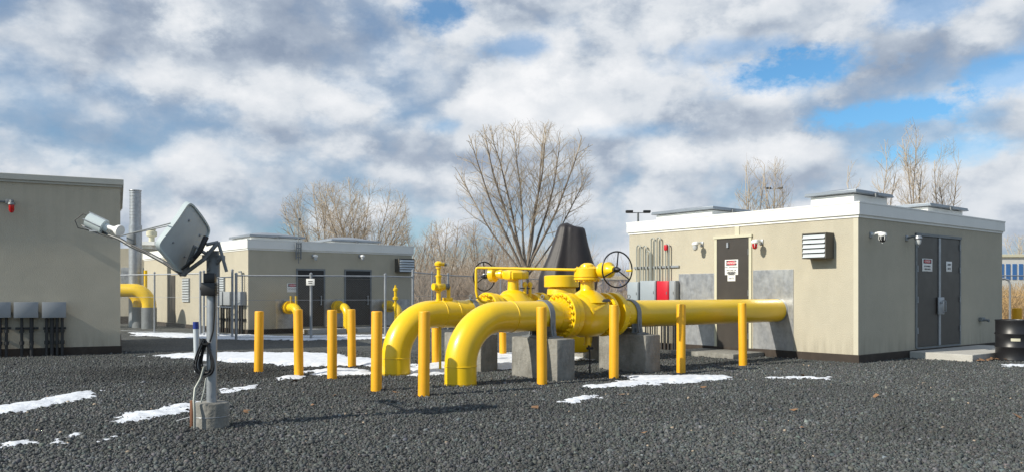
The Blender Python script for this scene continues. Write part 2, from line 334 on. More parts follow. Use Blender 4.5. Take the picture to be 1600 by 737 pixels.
# value noise for snow edges
_tab = rng.random((256, 256))
def vnoise(x, y):
    xi = np.floor(x).astype(int); yi = np.floor(y).astype(int); fx = x-xi; fy = y-yi; fx = fx*fx*(3-2*fx); fy = fy*fy*(3-2*fy)
    g = lambda i, j: _tab[i % 256, j % 256]
    return (g(xi, yi)*(1-fx)+g(xi+1, yi)*fx)*(1-fy)+(g(xi, yi+1)*(1-fx)+g(xi+1, yi+1)*fx)*fy
def fbm(x, y): return vnoise(x, y)*.5+vnoise(x*2.1+9, y*2.1+4)*.28+vnoise(x*4.3+3, y*4.3+7)*.14+vnoise(x*9+3, y*9+7)*.08
def make_stones():
    n = 420000
    Y = 5.6+rng.random(n)**1.05*14.4
    keep = rng.random(n) < np.clip(1.15-(Y-6)/16, .12, 1)
    Y = Y[keep]; n = len(Y)
    X = (rng.random(n)*2-1)*(Y*.68+.5)
    s = np.clip(rng.lognormal(math.log(.0079), .44, n), .004, .027)
    box = np.array([(-1, -1, -1), (1, -1, -1), (1, 1, -1), (-1, 1, -1), (-.6, -.6, 1), (.6, -.6, 1), (.6, .6, 1), (-.6, .6, 1)], float)
    V = box[None]*(1+rng.normal(0, .22, (n, 8, 3))); V = V*np.stack([s, s*rng.uniform(.6, 1, n), s*rng.uniform(.45, .9, n)], 1)[:, None, :]
    a = rng.uniform(0, 2*PI, n); t = rng.normal(0, .45, n)
    ct, st = np.cos(t), np.sin(t); y1 = V[..., 1]*ct[:, None]-V[..., 2]*st[:, None]; z1 = V[..., 1]*st[:, None]+V[..., 2]*ct[:, None]
    ca, sa = np.cos(a), np.sin(a)
    P = np.empty_like(V); P[..., 0] = V[..., 0]*ca[:, None]-y1*sa[:, None]+X[:, None]; P[..., 1] = V[..., 0]*sa[:, None]+y1*ca[:, None]+Y[:, None]
    P[..., 2] = z1+(s*.35)[:, None]+.006
    f = np.array([(0, 3, 2, 1), (4, 5, 6, 7), (0, 1, 5, 4), (1, 2, 6, 5), (2, 3, 7, 6), (3, 0, 4, 7)])
    FI = (f[None]+(np.arange(n)*8)[:, None, None]).reshape(-1)
    me = bpy.data.meshes.new('gravel_stones'); me.vertices.add(n*8); me.vertices.foreach_set('co', P.reshape(-1))
    me.loops.add(n*24); me.loops.foreach_set('vertex_index', FI); me.polygons.add(n*6)
    me.polygons.foreach_set('loop_start', np.arange(n*6)*4); me.update(calc_edges=True)
    tone = np.clip(rng.lognormal(math.log(.070), .34, n)*(.62+.76*fbm(X*.45+20, Y*.6+8)), .016, .22)
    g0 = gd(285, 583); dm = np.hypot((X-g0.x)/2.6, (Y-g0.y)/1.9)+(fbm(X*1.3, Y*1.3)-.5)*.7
    tone = tone*(1-.52*np.clip((1.1-dm)/.45, 0, 1))                        # soft-edged oval patch of darker stone
    c = np.stack([tone*rng.normal(.93, .06, n), tone*rng.normal(1.0, .03, n), tone*rng.normal(1.0, .06, n), np.ones(n)], 1)
    tan = rng.random(n) < .003; c[tan, :3] = np.array([.30, .24, .18])*rng.uniform(.7, 1.3, (tan.sum(), 1))
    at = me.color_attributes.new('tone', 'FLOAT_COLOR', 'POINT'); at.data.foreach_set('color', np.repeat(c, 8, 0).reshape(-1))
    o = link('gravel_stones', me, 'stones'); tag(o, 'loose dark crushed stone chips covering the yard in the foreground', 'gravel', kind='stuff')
make_stones()

def snow(poly, label, rag=.35, step=.035, h=.05):
    P = np.array([tuple(gd(x, y))[:2] for x, y in poly]); x0, y0 = P.min(0)-.3; x1, y1 = P.max(0)+.3
    step = max(step, math.sqrt((x1-x0)*(y1-y0)/90000))
    gx = np.arange(x0, x1, step); gy = np.arange(y0, y1, step); X, Y = np.meshgrid(gx, gy, indexing='ij')
    ins = np.zeros(X.shape, bool); dist = np.full(X.shape, 1e9); n = len(P)
    for i in range(n):
        a = P[i]; b = P[(i+1) % n]
        c = ((a[1] > Y) != (b[1] > Y)) & (X < (b[0]-a[0])*(Y-a[1])/((b[1]-a[1]) or 1e-9)+a[0]); ins ^= c
        ab = b-a; t = np.clip(((X-a[0])*ab[0]+(Y-a[1])*ab[1])/(ab@ab), 0, 1)
        dist = np.minimum(dist, np.hypot(X-a[0]-t*ab[0], Y-a[1]-t*ab[1]))
    sd = np.where(ins, dist, -dist)+(fbm(X*2.2+5, Y*1.6)-.52)*rag*2.2+(fbm(X*6+2, Y*4.5)-.5)*.34+(fbm(X*19, Y*14)-.5)*.22-.0
    H = np.clip(sd/.42, 0, 1)**.8*h+(fbm(X*7, Y*7)-.5)*.022
    H[sd < 0] = -1
    idx = -np.ones(X.shape, int); ok = H > -.5
    cell = ok[:-1, :-1] & ok[1:, :-1] & ok[:-1, 1:] & ok[1:, 1:]
    use = np.zeros(X.shape, bool); use[:-1, :-1] |= cell; use[1:, :-1] |= cell; use[:-1, 1:] |= cell; use[1:, 1:] |= cell
    idx[use] = np.arange(use.sum())
    Z = .0075+np.maximum(H, -.006)
    vs = np.stack([X[use], Y[use], Z[use]], 1)
    I, J = np.nonzero(cell); fs = np.stack([idx[I, J], idx[I+1, J], idx[I+1, J+1], idx[I, J+1]], 1)
    me = bpy.data.meshes.new('snow_patch'); me.from_pydata(vs.tolist(), [], fs.tolist()); me.polygons.foreach_set('use_smooth', [True]*len(fs))
    tag(link('snow_patch', me, 'snow'), label, 'snow', 'thin patches of old snow on the gravel', 'stuff')
snow([(-30, 638), (40, 628), (100, 616), (152, 607), (154, 620), (100, 631), (40, 645), (-30, 652)], 'long streak of snow left of the dish pole, nearest the left building', .12)
snow([(152, 664), (215, 643), (260, 634), (314, 625), (314, 640), (260, 650), (200, 663)], 'thin streak of snow running up to the dish pier', .2)
snow([(-20, 695), (60, 680), (72, 692), (-20, 710)], 'thin snow remnant in the lower left corner', .22)
snow([(92, 682), (140, 670), (140, 680), (98, 690)], 'small snow remnant below the long streak', .15)
snow([(340, 609), (395, 602), (418, 607), (345, 616)], 'small thin snow streak right of the dish pole', .15)
snow([(215, 557), (300, 552), (420, 550), (520, 553), (590, 561), (640, 568), (640, 577), (560, 573), (480, 574), (380, 567), (300, 562)], 'broad snow patch behind the left row of bollards', .34)
snow([(462, 580), (510, 576), (560, 577), (600, 582), (590, 588), (530, 588), (480, 586)], 'narrow snow patch just in front of the broad one, between the bollards', .28)
snow([(630, 569), (715, 566), (745, 575), (700, 586), (640, 588)], 'snow patch behind the two yellow pipe bends', .3)
snow([(735, 553), (835, 551), (865, 558), (865, 576), (760, 577)], 'snow patch under the pipes beside the concrete blocks', .3)
snow([(880, 548), (950, 545), (955, 560), (880, 566)], 'snow patch beneath the big valve', .3)
snow([(200, 520), (300, 521), (450, 525), (640, 523), (640, 529), (450, 532), (330, 530), (215, 525)], 'snow strip along the chain link fence', .5)
snow([(190, 497), (240, 494), (245, 499), (190, 502)], 'snow strip beside the left building', .6)
snow([(912, 604), (985, 595), (975, 588), (1060, 586), (1140, 587), (1145, 594), (1075, 600), (975, 605), (920, 608)], 'bright snow patch in front of the second concrete block', .22)
snow([(860, 630), (895, 622), (930, 617), (936, 622), (890, 630)], 'small snow patch nearest the viewer in front of the valve', .2)
snow([(1180, 589), (1235, 588), (1290, 590), (1290, 593), (1190, 592)], 'thin snow line in front of the right building', .22)
snow([(60, 692), (98, 684), (120, 692), (80, 700)], 'speckled snow remnant near the lower left corner', .28)
snow([(150, 688), (172, 683), (178, 688), (156, 693)], 'tiny snow remnant left of the dish pier', .2)
snow([(425, 590), (470, 586), (472, 591), (430, 594)], 'thin snow line at the foot of the second bollard', .12)
snow([(1560, 570), (1640, 567), (1640, 573), (1565, 573)], 'snow remnant at the right beyond the concrete pad', .15)

# ------------------------------------------------------------ right building
RB = Frame(7.14, 16.5, R(38.5)); LX, LY, HT, HB = 7.4, 6.4, 3.32, 3.05
def wall_box(bm, lx, ly, h): bx(bm, 0, lx, 0, ly, 0, h)
rb = thing('utility_building', 'tan stucco utility building with white roof edge and double doors on the right', 'building', RB.o, RB.rz)
def shell(par, lx, ly, hb, ht, m, ov=.055, fm='fascia'):
    b = nb(); bx(b, 0, lx, 0, ly, .0, hb-.004); obj('wall', b, m, par, smooth=False)
    b = nb(); bx(b, -ov, lx+ov, -ov, ly+ov, hb, ht, .012); bx(b, -ov-.008, lx+ov+.008, -ov-.008, ly+ov+.008, ht-.03, ht+.004, .004)
    bx(b, -.02, lx+.02, -.02, ly+.02, hb-.05, hb+.01)
    return obj('roof_edge', b, fm, par, smooth=False)
shell(rb, LX, LY, HB, HT, 'stucco')
b = nb(); bx(b, -.035, LX+.035, -.035, LY+.035, -.05, .17, .006); obj('plinth', b, 'plinth', rb, smooth=False)
def hatch(par, x0, x1, y0, y1, z, ch=.20, arch=.10):
    b = nb(); bx(b, x0, x1, y0, y1, z-.02, z+ch, .005); c = obj('roof_hatch', b, 'fascia', par, smooth=False)
    b = nb(); o = .09; X0, X1, Y0, Y1 = x0-o, x1+o, y0-o, y1+o
    bx(b, X0, X1, Y0, Y1, z+ch+.012, z+ch+.085, .006); bx(b, X0-.014, X1+.014, Y0-.014, Y1+.014, z+ch+.02, z+ch+.045)
    n = 12; g = [[b.verts.new((X0+.03+(X1-X0-.06)*i/n, Y0+.03+(Y1-Y0-.06)*j/n, z+ch+.084+arch*(1-abs(2*i/n-1)**2.2)*(1-abs(2*j/n-1)**2.2))) for j in range(n+1)] for i in range(n+1)]
    for i in range(n):
        for j in range(n): b.faces.new((g[i][j], g[i+1][j], g[i+1][j+1], g[i][j+1]))
    obj('hatch_lid', b, 'lid', c, ang=20)
    b = nb(); bx(b, (x0+x1)/2-.05, (x0+x1)/2+.05, y0-o-.05, y0-o-.02, z+ch-.03, z+ch+.05); obj('latch', b, 'galv_dull', c)
hx = RB.along(1386, 'x', .2)
hatch(rb, .20, hx, .20, RB.along(1267, 'y', .2), HT)
hatch(rb, 2.9, 4.3, RB.along(1143, 'y', 2.9)-.0 if False else 3.2, 4.6, HT, .17, .10)
hatch(rb, .35, 1.75, 3.95, 5.75, HT, .17, .09)
hatch(rb, 3.7, 5.6, .25, 1.3, HT, .16, .08)
# steel plates round the pipe entries, door and frame on the lit wall (the wall x = 0 of the building)
def yy(px): return RB.along(px, 'y')
def zz(px, y): return RB.z(yy(px), 'y', y)
b = nb(); bx(b, -.012, .01, yy(1240), yy(1177), .172, zz(1210, 421), .003); obj('steel_plate', b, 'plate', rb, smooth=False)
b = nb(); bx(b, -.012, .01, yy(1117), yy(1061), .172, zz(1090, 427), .003); obj('steel_plate', b, 'plate', rb, smooth=False)
dy0, dy1 = yy(1171), yy(1121); dz = 2.74
b = nb(); bx(b, -.03, .01, dy0-.07, dy0, .10, dz+.05); bx(b, -.03, .01, dy1, dy1+.07, .10, dz+.05); bx(b, -.05, .01, dy0-.09, dy1+.09, dz, dz+.06)
bx(b, -.02, .01, (dy0+dy1)/2-.12-.06, (dy0+dy1)/2-.12+.06, dz+.06, HB-.05); obj('door_frame', b, 'trim', rb, smooth=False)
b = nb(); bx(b, -.022, .008, dy0+.004, dy1-.004, .12, dz-.004, .003); dr = obj('door', b, 'door', rb, smooth=False)
b = nb(); bx(b, -.035, -.02, dy1-.15, dy1-.06, 1.0, 1.12); cyl(b, (-.03, dy1-.10, 1.08), (-.08, dy1-.10, 1.08), .012, 8); cyl(b, (-.08, dy1-.16, 1.08), (-.08, dy1-.06, 1.08), .011, 8); obj('handle', b, 'galv', dr)
for z in (.45, 1.45, 2.4):
    b = nb(); cyl(b, (-.03, dy0+.01, z-.07), (-.03, dy0+.01, z+.07), .014, 8); obj('hinge', b, 'galv_dull', dr)
b = nb(); bx(b, -.06, -.02, dy1-.35, dy1-.30, dz-.22, dz-.10); obj('door_stop', b, 'galv', dr)
# double doors on the shaded wall (the wall y = 0)
def xx(px): return RB.along(px, 'x')
x0, x1 = xx(1431.5), xx(1498); zt = RB.z(x0, 'x', 368); zb = .20; xm = xx(1466)
b = nb()
for s0, s1 in ((x0-.06, x0), (x1, x1+.06)): bx(b, s0, s1, -.03, .01, zb, zt+.05)
bx(b, x0-.06, x1+.06, -.05, .01, zt, zt+.06); bx(b, x0, x1, -.03, .01, zb-.02, zb+.02); obj('door_frame', b, 'galv_dull', rb, smooth=False)
for a0, a1, hs in ((x0+.005, xm-.012, -1), (xm+.012, x1-.005, 1)):
    b = nb(); bx(b, a0, a1, -.022, .008, zb+.03, zt-.004, .003); dd = obj('door', b, 'door', rb, smooth=False)
    for z in (.6, 1.3, 2.0, 2.55):
        hxp = a0 if hs < 0 else a1
        b = nb(); cyl(b, (hxp, -.035, z-.07), (hxp, -.035, z+.07), .014, 8); obj('hinge', b, 'galv', dd)
b = nb(); bx(b, xm-.05, xm+.05, -.04, -.023, zb+.03, zt-.01); obj('astragal', b, 'galv', rb, smooth=False)
b = nb(); bx(b, xm-.14, xm+.16, -.075, -.041, .95, 1.35, .01); cyl(b, (xm-.05, -.07, 1.22), (xm-.05, -.13, 1.22), .02, 10); tube(b, [(xm+.10, -.07, 1.0), (xm+.10, -.13, 1.02), (xm+.10, -.13, 1.26), (xm+.10, -.07, 1.28)], .012, 8)
obj('lock_guard', b, 'galv', rb)
# corner trim and joint lines
b = nb(); bx(b, -.006, .012, -.004, .10, .171, HB-.06); obj('corner_trim', b, 'corner', rb, smooth=False)
# concrete pad and step
PAD = thing('concrete_pad', 'pale concrete landing in front of the dark double doors', 'slab', RB.W(2.15, -1.35), RB.rz)
b = nb(); bx(b, 0, 3.7, 0, 1.31, -.05, .15, .012); obj('slab', b, 'slab', PAD, smooth=False)
st = nb(); bx(st, 0, 1.15, 0, 1.75, -.05, .11, .012)
tag(obj('door_step', st, 'concrete', None, RB.W(-1.2, 2.2)), 'low concrete step in front of the single brown door', 'step'); bpy.data.objects['door_step'].rotation_euler = (0, 0, RB.rz)

# ---- wall lamps
def wall_lamp(fr, ax, t, z, label, style, arm=.26, rz_extra=0):
    """built with the wall at local y = 0 and the room side towards -y"""
    p = fr.W(t, 0, z) if ax == 'x' else fr.W(0, t, z)
    rz = fr.rz if ax == 'x' else fr.rz-PI/2
    T = thing('wall_lamp', label, 'lamp', p, rz, 'lamps on the building walls')
    b = nb(); bx(b, -.05, .05, -.03, 0, -.06, .06, .008); obj('wall_plate', b, 'galv', T)
    b = nb(); tube(b, [(0, -.03, 0), (0, -arm*.5, .03), (0, -arm*.9, .03), (0, -arm, .01)], .026, 10); obj('arm', b, 'white' if style != 'grey' else 'galv_dull', T)
    b = nb(); lathe(b, (0, -arm, .03), (0, 0, -1), [(-.015, .02), (0, .07), (.05, .085), (.075, .07)], 20); obj('lamp_head', b, 'white' if style != 'grey' else 'galv', T)
    b = nb(); lathe(b, (0, -arm, -.045), (0, 0, -1), [(0, .062), (.05, .065), (.10, .05), (.125, .015)], 20); obj('lens', b, {'red': 'redglass', 'dark': 'black'}.get(style, 'lens'), T)
    if style in ('red', 'dark'):
        b = nb()
        for k in range(6):
            a = k*PI/3; tube(b, [(math.cos(a)*.072, -arm+math.sin(a)*.072, -.04), (math.cos(a)*.074, -arm+math.sin(a)*.074, -.10), (0, -arm, -.185)], .006, 5)
        obj('guard', b, 'white', T)
    return T
for px, y, s, lb in ((1097, 381, 'clear', 'white bracket lamp left of the single brown door'), (1190, 378, 'red', 'bracket lamp with red globe right of the single brown door')):
    t = yy(px); wall_lamp(RB, 'y', t, RB.z(t, 'y', y), lb, s)
for px, y, s, lb in ((1360, 367, 'dark', 'white bracket lamp with dark caged globe near the building corner'), (1416, 372, 'grey', 'grey bracket lamp beside the double doors')):
    t = xx(px); wall_lamp(RB, 'x', t, RB.z(t, 'x', y), lb, s)
# ---- louvred vent boxes
def vent_box(fr, ax, pxa, pxb, yt, yb, label, depth=.32):
    ta, tb = sorted((fr.along(pxa, ax), fr.along(pxb, ax))); tm = (ta+tb)/2; w = tb-ta
    zt, zb_ = fr.z(tm, ax, yt), fr.z(tm, ax, yb); h = zt-zb_
    p = fr.W(tm, 0, zb_) if ax == 'x' else fr.W(0, tm, zb_)
    T = thing('vent_box', label, 'vent', p, fr.rz if ax == 'x' else fr.rz-PI/2, 'louvred vent boxes on the building walls')
    b = nb(); bx(b, -w/2, w/2, -depth, 0, 0, .02); bx(b, -w/2, w/2, -depth, 0, h-.02, h); bx(b, -w/2, -w/2+.02, -depth, 0, .02, h-.02); bx(b, w/2-.02, w/2, -depth, 0, .02, h-.02); bx(b, -w/2+.02, w/2-.02, -.03, 0, .02, h-.02)
    obj('hood', b, 'hood', T, smooth=False)
    b = nb(); n = 5; p_ = (h-.04)/n
    for i in range(n):
        z = .02+p_*i
        prism(b, [(-depth+.03, z+p_*.72), (-depth+.0-.03, z+.004), (-depth-.02, z-.0), (-depth+.045, z+p_*.72)], -w/2+.022, w/2-.022, lambda x, y, z: (y, x, z))
        bx(b, -w/2+.022, w/2-.022, -depth+.002, -depth+.012, z+.005, z+p_*.78)
    obj('louvres', b, 'cabinet_light', T, smooth=False)
vent_box(RB, 'y', 1303, 1266, 365, 404, 'louvred metal vent box high on the lit wall near the building corner')
b = nb(); bx(b, -.09, .09, -.10, 0, -.05, .05, .01); cyl(b, (.02, -.1, -.01), (.02, -.2, -.03), .03, 12); ring(b, (.02, -.2, -.03), (0, 1, 0), .035, .01, 16)
t = xx(1531); T = obj('water_spigot', b, 'galv_dull', None, RB.W(t, 0, RB.z(t, 'x', 498))); T.rotation_euler = (0, 0, RB.rz); tag(T, 'small grey wall spigot right of the double doors', 'spigot')
# ---- signs
def sign(fr, ax, t, z, w, h, label, lines, head=None, group=None, off=.024, bars=True):
    p = fr.W(t, -off, z) if ax == 'x' else fr.W(-off, t, z)
    T = thing('warning_sign', label, 'sign', p, fr.rz if ax == 'x' else fr.rz-PI/2)
    b = nb(); bx(b, -w/2, w/2, -.006, 0, -h/2, h/2, .002); obj('panel', b, 'white', T)
    mt = lambda zc: Matrix.Translation((0, -.0095, zc)) @ Matrix.Rotation(PI/2, 4, 'X')
    if head:
        b = nb(); bx(b, -w*.40, w*.40, -.0075, -.0065, h*.12, h*.45); obj('header_border', b, 'ink', T, smooth=False)
        b = nb(); lathe(b, (0, -.0078, h*.285), (0, -1, 0), [(0, w*.36), (.0012, w*.36)], 40)
        for v in b.verts: v.co.z = h*.285+(v.co.z-h*.285)*(h*.14)/(w*.36)
        obj('header', b, 'signred', T, smooth=False)
        b = nb(); text_mesh(b, head, h*.22, mt(h*.285)); obj('lettering', b, 'white', T, smooth=False)
    for s, sz, zc in lines: b = nb(); text_mesh(b, s, sz, mt(zc)); obj('lettering', b, 'ink', T, smooth=False)
    return T
tm = (yy(1157.5)+yy(1131.5))/2
sign(RB, 'y', yy(1144), zz(1144, 417), .37, .36, 'white danger sign with red header on the single brown door', [('NO SMOKING', .055, .0), ('MATCHES OR', .045, -.07), ('OPEN LIGHTS', .045, -.13)], 'DANGER')
sign(RB, 'y', yy(1144), zz(1144, 431), .22, .23, 'small white notice just below the danger sign on the brown door', [('HARD', .06, .04), ('HATS', .06, -.05)])
sign(RB, 'x', xx(1447), RB.z(xx(1447), 'x', 413.5), .50, .29, 'white danger sign with red header on the left leaf of the double doors', [('NO SMOKING', .05, -.03), ('OPEN LIGHTS', .05, -.095)], 'DANGER')
sign(RB, 'x', xx(1481), RB.z(xx(1481), 'x', 416), .30, .24, 'small white notice on the right leaf of the double doors', [('HARD', .07, .045), ('HATS', .07, -.05)])
# ---- electrical cabinets and hooked conduits on the lit wall
cab = [(987, 1004, 440, 'cabinet_pale', 'pale grey electrical cabinet at the far end of the lit wall'), (1007, 1031, 438, 'cabinet_pale', 'pale grey electrical cabinet beside the red cabinet'), (1033, 1051.5, 438.5, 'red', 'red fire alarm cabinet under the hooked conduits'), (1052.5, 1062, 438, 'cabinet', 'narrow dark grey cabinet right of the red cabinet')]
for a, c, yt, m, lb in cab:
    ya, yb = yy(c), min(yy(a), LY-.02); ym = (ya+yb)/2; w = yb-ya; zt = zz((a+c)/2, yt)
    T = thing('electrical_cabinet', lb, 'cabinet', RB.W(0, ym, zt-.62), RB.rz-PI/2, 'electrical cabinets on the far end of the lit wall')
    b = nb(); bx(b, -w/2, w/2, -.17, -.03, 0, .62, .008); obj('box', b, m, T)
    b = nb(); bx(b, -w/2+.02, w/2-.02, -.182, -.172, .02, .60, .004); obj('cover', b, m, T); b = nb(); bx(b, w/2-.06, w/2-.045, -.195, -.182, .28, .35); obj('latch', b, 'galv_dull', T)
    b = nb()
    for q in (-.3, 0, .3):
        cyl(b, (w*q, -.07, -.02), (w*q, -.07, -(zt-.62)+.0), .022, 8)
    bx(b, -w/2, w/2, -.05, -.012, -.42, -.37); obj('lower_conduit', b, 'conduit_dark', T)
    b = nb(); bx(b, -w/2+.03, w/2-.03, -.03, 0, .1, .5); obj('mounting_rail', b, 'galv_dull', T)
strut = thing('conduit_rack', 'row of hooked grey conduits clamped to a strut above the cabinets', 'conduits', RB.W(0, yy(1062), 0), RB.rz-PI/2)
ys = RB.along(1062, 'y')
def lx_(px): return -(yy(px)-ys)           # local x grows towards the right of the photo
b = nb(); bx(b, lx_(992), 0, -.045, 0, zz(1020, 418.5), zz(1020, 415.5)); obj('strut', b, 'galv', strut, smooth=False)
for a, c, yt in ((998, 1004, 383), (1008, 1013.5, 384), (1013, 1018.5, 392), (1020.5, 1025.5, 372), (1029.5, 1035, 371), (1043, 1048.5, 381)):
    xa, xb = lx_(a), lx_(c); zt = zz((a+c)/2, yt); r = (xb-xa)/2; pts = [(xa, -.075, 1.72), (xa, -.075, zt-r)]
    for k in range(1, 7): q = PI*k/7; pts.append(((xa+xb)/2-math.cos(q)*r, -.075, zt-r+math.sin(q)*r))
    pts += [(xb, -.075, zt-r), (xb, -.075, 1.72)]
    b = nb(); tube(b, pts, .017, 8); obj('hooked_conduit', b, 'conduit', strut)
    if a == 1043:
        b = nb(); bx(b, xa-.03, xa+.06, -.11, -.04, zt-.16, zt-.02, .01); obj('red_fitting', b, 'red', strut)
# vertical galvanised downpipe left
# ------------------------------------------------------------ main gas pipes
PF = Frame(-.81, 12.6, RB.rz); PR, PZ, BR = .254, 1.06, .76
far_off = 2.03
wall_s = (RB.o-PF.o).dot(PF.x)
def pipe_run(fr, par, x_a, x_b, welds):
    """a bend rising out of the ground then a level run from local x = 0"""
    b = nb(); pts = [(0, 0, -.1), (0, 0, .15), (0, 0, PZ-BR)]
    for k in range(1, 13): q = PI/2*k/13; pts.append((BR-BR*math.cos(q), 0, PZ-BR+BR*math.sin(q)))
    pts += [(BR, 0, PZ), (x_a, 0, PZ)]
    tube(b, pts, PR, 48); obj('bend', b, 'yellow', par, ang=50)
    for w in welds:
        b = nb()
        if w is None: ring(b, (0, 0, PZ-BR), (0, 0, 1), PR, .009, 48, 8)
        else: ring(b, (w, 0, PZ), (1, 0, 0), PR, .009, 48, 8)
        obj('weld_bead', b, 'yellow', par)
    b = nb(); cyl(b, (0, 0, -.02), (0, 0, .035), PR+.004, 48); obj('ground_collar', b, 'band', par)
def flange(par, x, th=.11, r=.40, side=-1, n=20, name='flange'):
    b = nb(); lathe(b, (x, 0, PZ), (1, 0, 0), [(0, r-.008), (.008, r), (th-.008, r), (th, r-.008)], 56); f = obj(name, b, 'yellow', par)
    for k in range(n):
        b = nb(); a = 2*PI*(k+.5)/n; c = Vector((x+(0 if side < 0 else th), math.cos(a)*r*.86, PZ+math.sin(a)*r*.86)); d = Vector((side, 0, 0))
        lathe(b, c-d*.01, d, [(0, .031), (.045, .031), (.048, .026)], 6); lathe(b, c, d, [(.04, .016), (.075, .014)], 8); obj('bolt', b, 'yellow', f, ang=30)
    return f
def wneck(par, xa, xb, ra, rb_):
    b = nb(); lathe(b, (xa, 0, PZ), (1, 0, 0), [(0, ra), ((xb-xa)*.25, ra), (xb-xa, rb_)], 48); return obj('weld_neck', b, 'yellow', par)
near = thing('gas_pipe', 'front yellow gas pipe bending out of the gravel and running level to the big valve', 'pipe', PF.o, PF.rz, 'large yellow gas pipes')
pipe_run(PF, near, 2.0, 0, [None, 1.0])
wneck(near, 1.97, 2.12, PR+.003, .31); flange(near, 2.10, .115)
nd = thing('gas_pipe', 'level yellow gas pipe from the big valve into the steel plated wall', 'pipe', PF.W(3.45, 0), PF.rz, 'large yellow gas pipes')
flange(nd, -.12, .115, side=1); wneck(nd, .0, .16, .31, PR+.003)
b = nb(); cyl(b, (.14, 0, PZ), (wall_s-3.45+.03, 0, PZ), PR, 48); obj('pipe', b, 'yellow', nd)
b = nb(); cyl(b, (wall_s-3.45-.03, 0, PZ), (wall_s-3.45+.0, 0, PZ), PR+.02, 48); obj('wall_collar', b, 'galv', nd)
FF = Frame(*(PF.W(.02, far_off)[:2]), PF.rz)
farp = thing('gas_pipe', 'rear yellow gas pipe bending out of the gravel behind the front one', 'pipe', FF.o, FF.rz, 'large yellow gas pipes')
pipe_run(FF, farp, 1.95, 0, [None, .95, 1.25]); wneck(farp, 1.88, 2.0, PR+.003, .31); flange(farp, 1.98, .115)
b = nb(); bx(b, 1.02, 1.18, -.06, .06, PZ+PR-.02, PZ+PR+.05, .01); cyl(b, (1.12, 0, PZ+PR), (1.12, 0, PZ+PR+.26), .035, 14); obj('stub', b, 'yellow', farp)
b = nb(); cyl(b, (.9, -.05, -.02), (.9, -.05, PZ-PR+.03), .024, 12); obj('drain_pipe', b, 'yellow', farp)
fd = thing('gas_pipe', 'level rear yellow gas pipe hidden behind the front one and entering the wall', 'pipe', FF.W(3.3, 0), FF.rz, 'large yellow gas pipes')
b = nb(); cyl(b, (.10, 0, PZ-.03), (wall_s-3.3-.0, 0, PZ-.03), PR, 40); obj('pipe', b, 'yellow', fd); flange(fd, -.02, .115, side=1)
b = nb(); cyl(b, (wall_s-3.3-.05, 0, PZ-.03), (wall_s-3.3-.02, 0, PZ-.03), PR+.02, 40); obj('wall_collar', b, 'galv', fd)
# riser with small relief valve on the rear pipe
T = thing('relief_valve', 'slim yellow vent riser with small valve standing on the rear pipe', 'valve', FF.W(.90, 0, PZ+PR-.02), FF.rz)
b = nb(); lathe(b, (0, 0, -.02), (0, 0, 1), [(0, .06), (.05, .06), (.055, .042), (.20, .042), (.205, .07), (.225, .07), (.23, .05), (.42, .045), (.47, .05), (.475, .058), (.5, .058), (.505, .034), (.62, .034), (.625, .055), (.65, .055)], 20); obj('riser', b, 'yellow', T)
b = nb(); lathe(b, (0, 0, .27), (0, 0, 1), [(-.06, .06), (-.03, .085), (.03, .085), (.06, .06)], 18); cyl(b, (-.12, 0, .27), (.12, 0, .27), .065, 16); obj('valve_body', b, 'yellow', T)
b = nb(); cyl(b, (.12, -.02, .27), (.19, -.02, .27), .05, 14); cyl(b, (.19, -.02, .27), (.20, -.02, .27), .06, 14); obj('knob', b, 'galv_dull', T)
b = nb(); lathe(b, (0, 0, .64), (0, 0, 1), [(0, .045), (.02, .075), (.06, .08), (.09, .05), (.10, .03)], 16); cyl(b, (0, 0, .70), (.10, -.02, .68), .035, 12); obj('outlet_cap', b, 'yellow', T)
b = nb(); cyl(b, (.10, -.02, .68), (.15, -.03, .675), .03, 10); obj('plug', b, 'galv_dull', T)

# ---- big gate valves
def handwheel(par, c, axis, rad, dish=.05):
    ax = Vector(axis).normalized(); c = Vector(c); a, d = frame_of(ax)
    b = nb(); ring(b, c, ax, rad, .0135, 48, 8); w = obj('handwheel', b, 'black', par)
    b = nb(); lathe(b, c-ax*.08, ax, [(0, .035), (.03, .052), (.08, .05), (.10, .035), (.16, .022)], 16); obj('hub', b, 'black', w)
    for k in range(3):
        q = 2*PI*k/3+.45; e = c+(a*math.cos(q)+d*math.sin(q))*rad
        b = nb(); tube(b, [c-ax*.03, c+(e-c)*.3-ax*.01, e], .0115, 7); obj('spoke', b, 'black', w)
    return w
V1 = thing('gate_valve', 'large front yellow gate valve with bolted flanges and black handwheel on its right', 'valve', PF.W(2.76, 0), PF.rz, 'large yellow valves')
b = nb()
lathe(b, (-.545, 0, PZ), (1, 0, 0), [(0, .388), (.012, .396), (.10, .396), (.11, .388), (.115, .30), (.15, .285), (.19, .31), (.27, .365), (.38, .392), (.545, .40), (.71, .392), (.80, .365), (.86, .31), (.88, .285), (.895, .30), (.90, .388), (.91, .396), (.975, .396), (.985, .388)], 56)
obj('body', b, 'yellow', V1, ang=28)
bodyv = bpy.data.objects['gate_valve'].children[0]
for xs, sd in ((-.545+.115, 1), (-.545+.9, -1)):
    for k in range(20):
        b = nb(); a = 2*PI*(k+.5)/20; c = Vector((xs, math.cos(a)*.33, PZ+math.sin(a)*.33)); lathe(b, c, (sd, 0, 0), [(0, .030), (.04, .030), (.043, .025)], 6); obj('nut', b, 'yellow', bodyv, ang=30)
b = nb(); lathe(b, (0, 0, PZ), (0, 0, 1), [(.22, .38), (.33, .29), (.40, .20), (.44, .135), (.47, .125), (.60, .125), (.615, .14), (.62, .23), (.64, .24), (.66, .24)], 40); obj('neck', b, 'yellow', V1, ang=30)
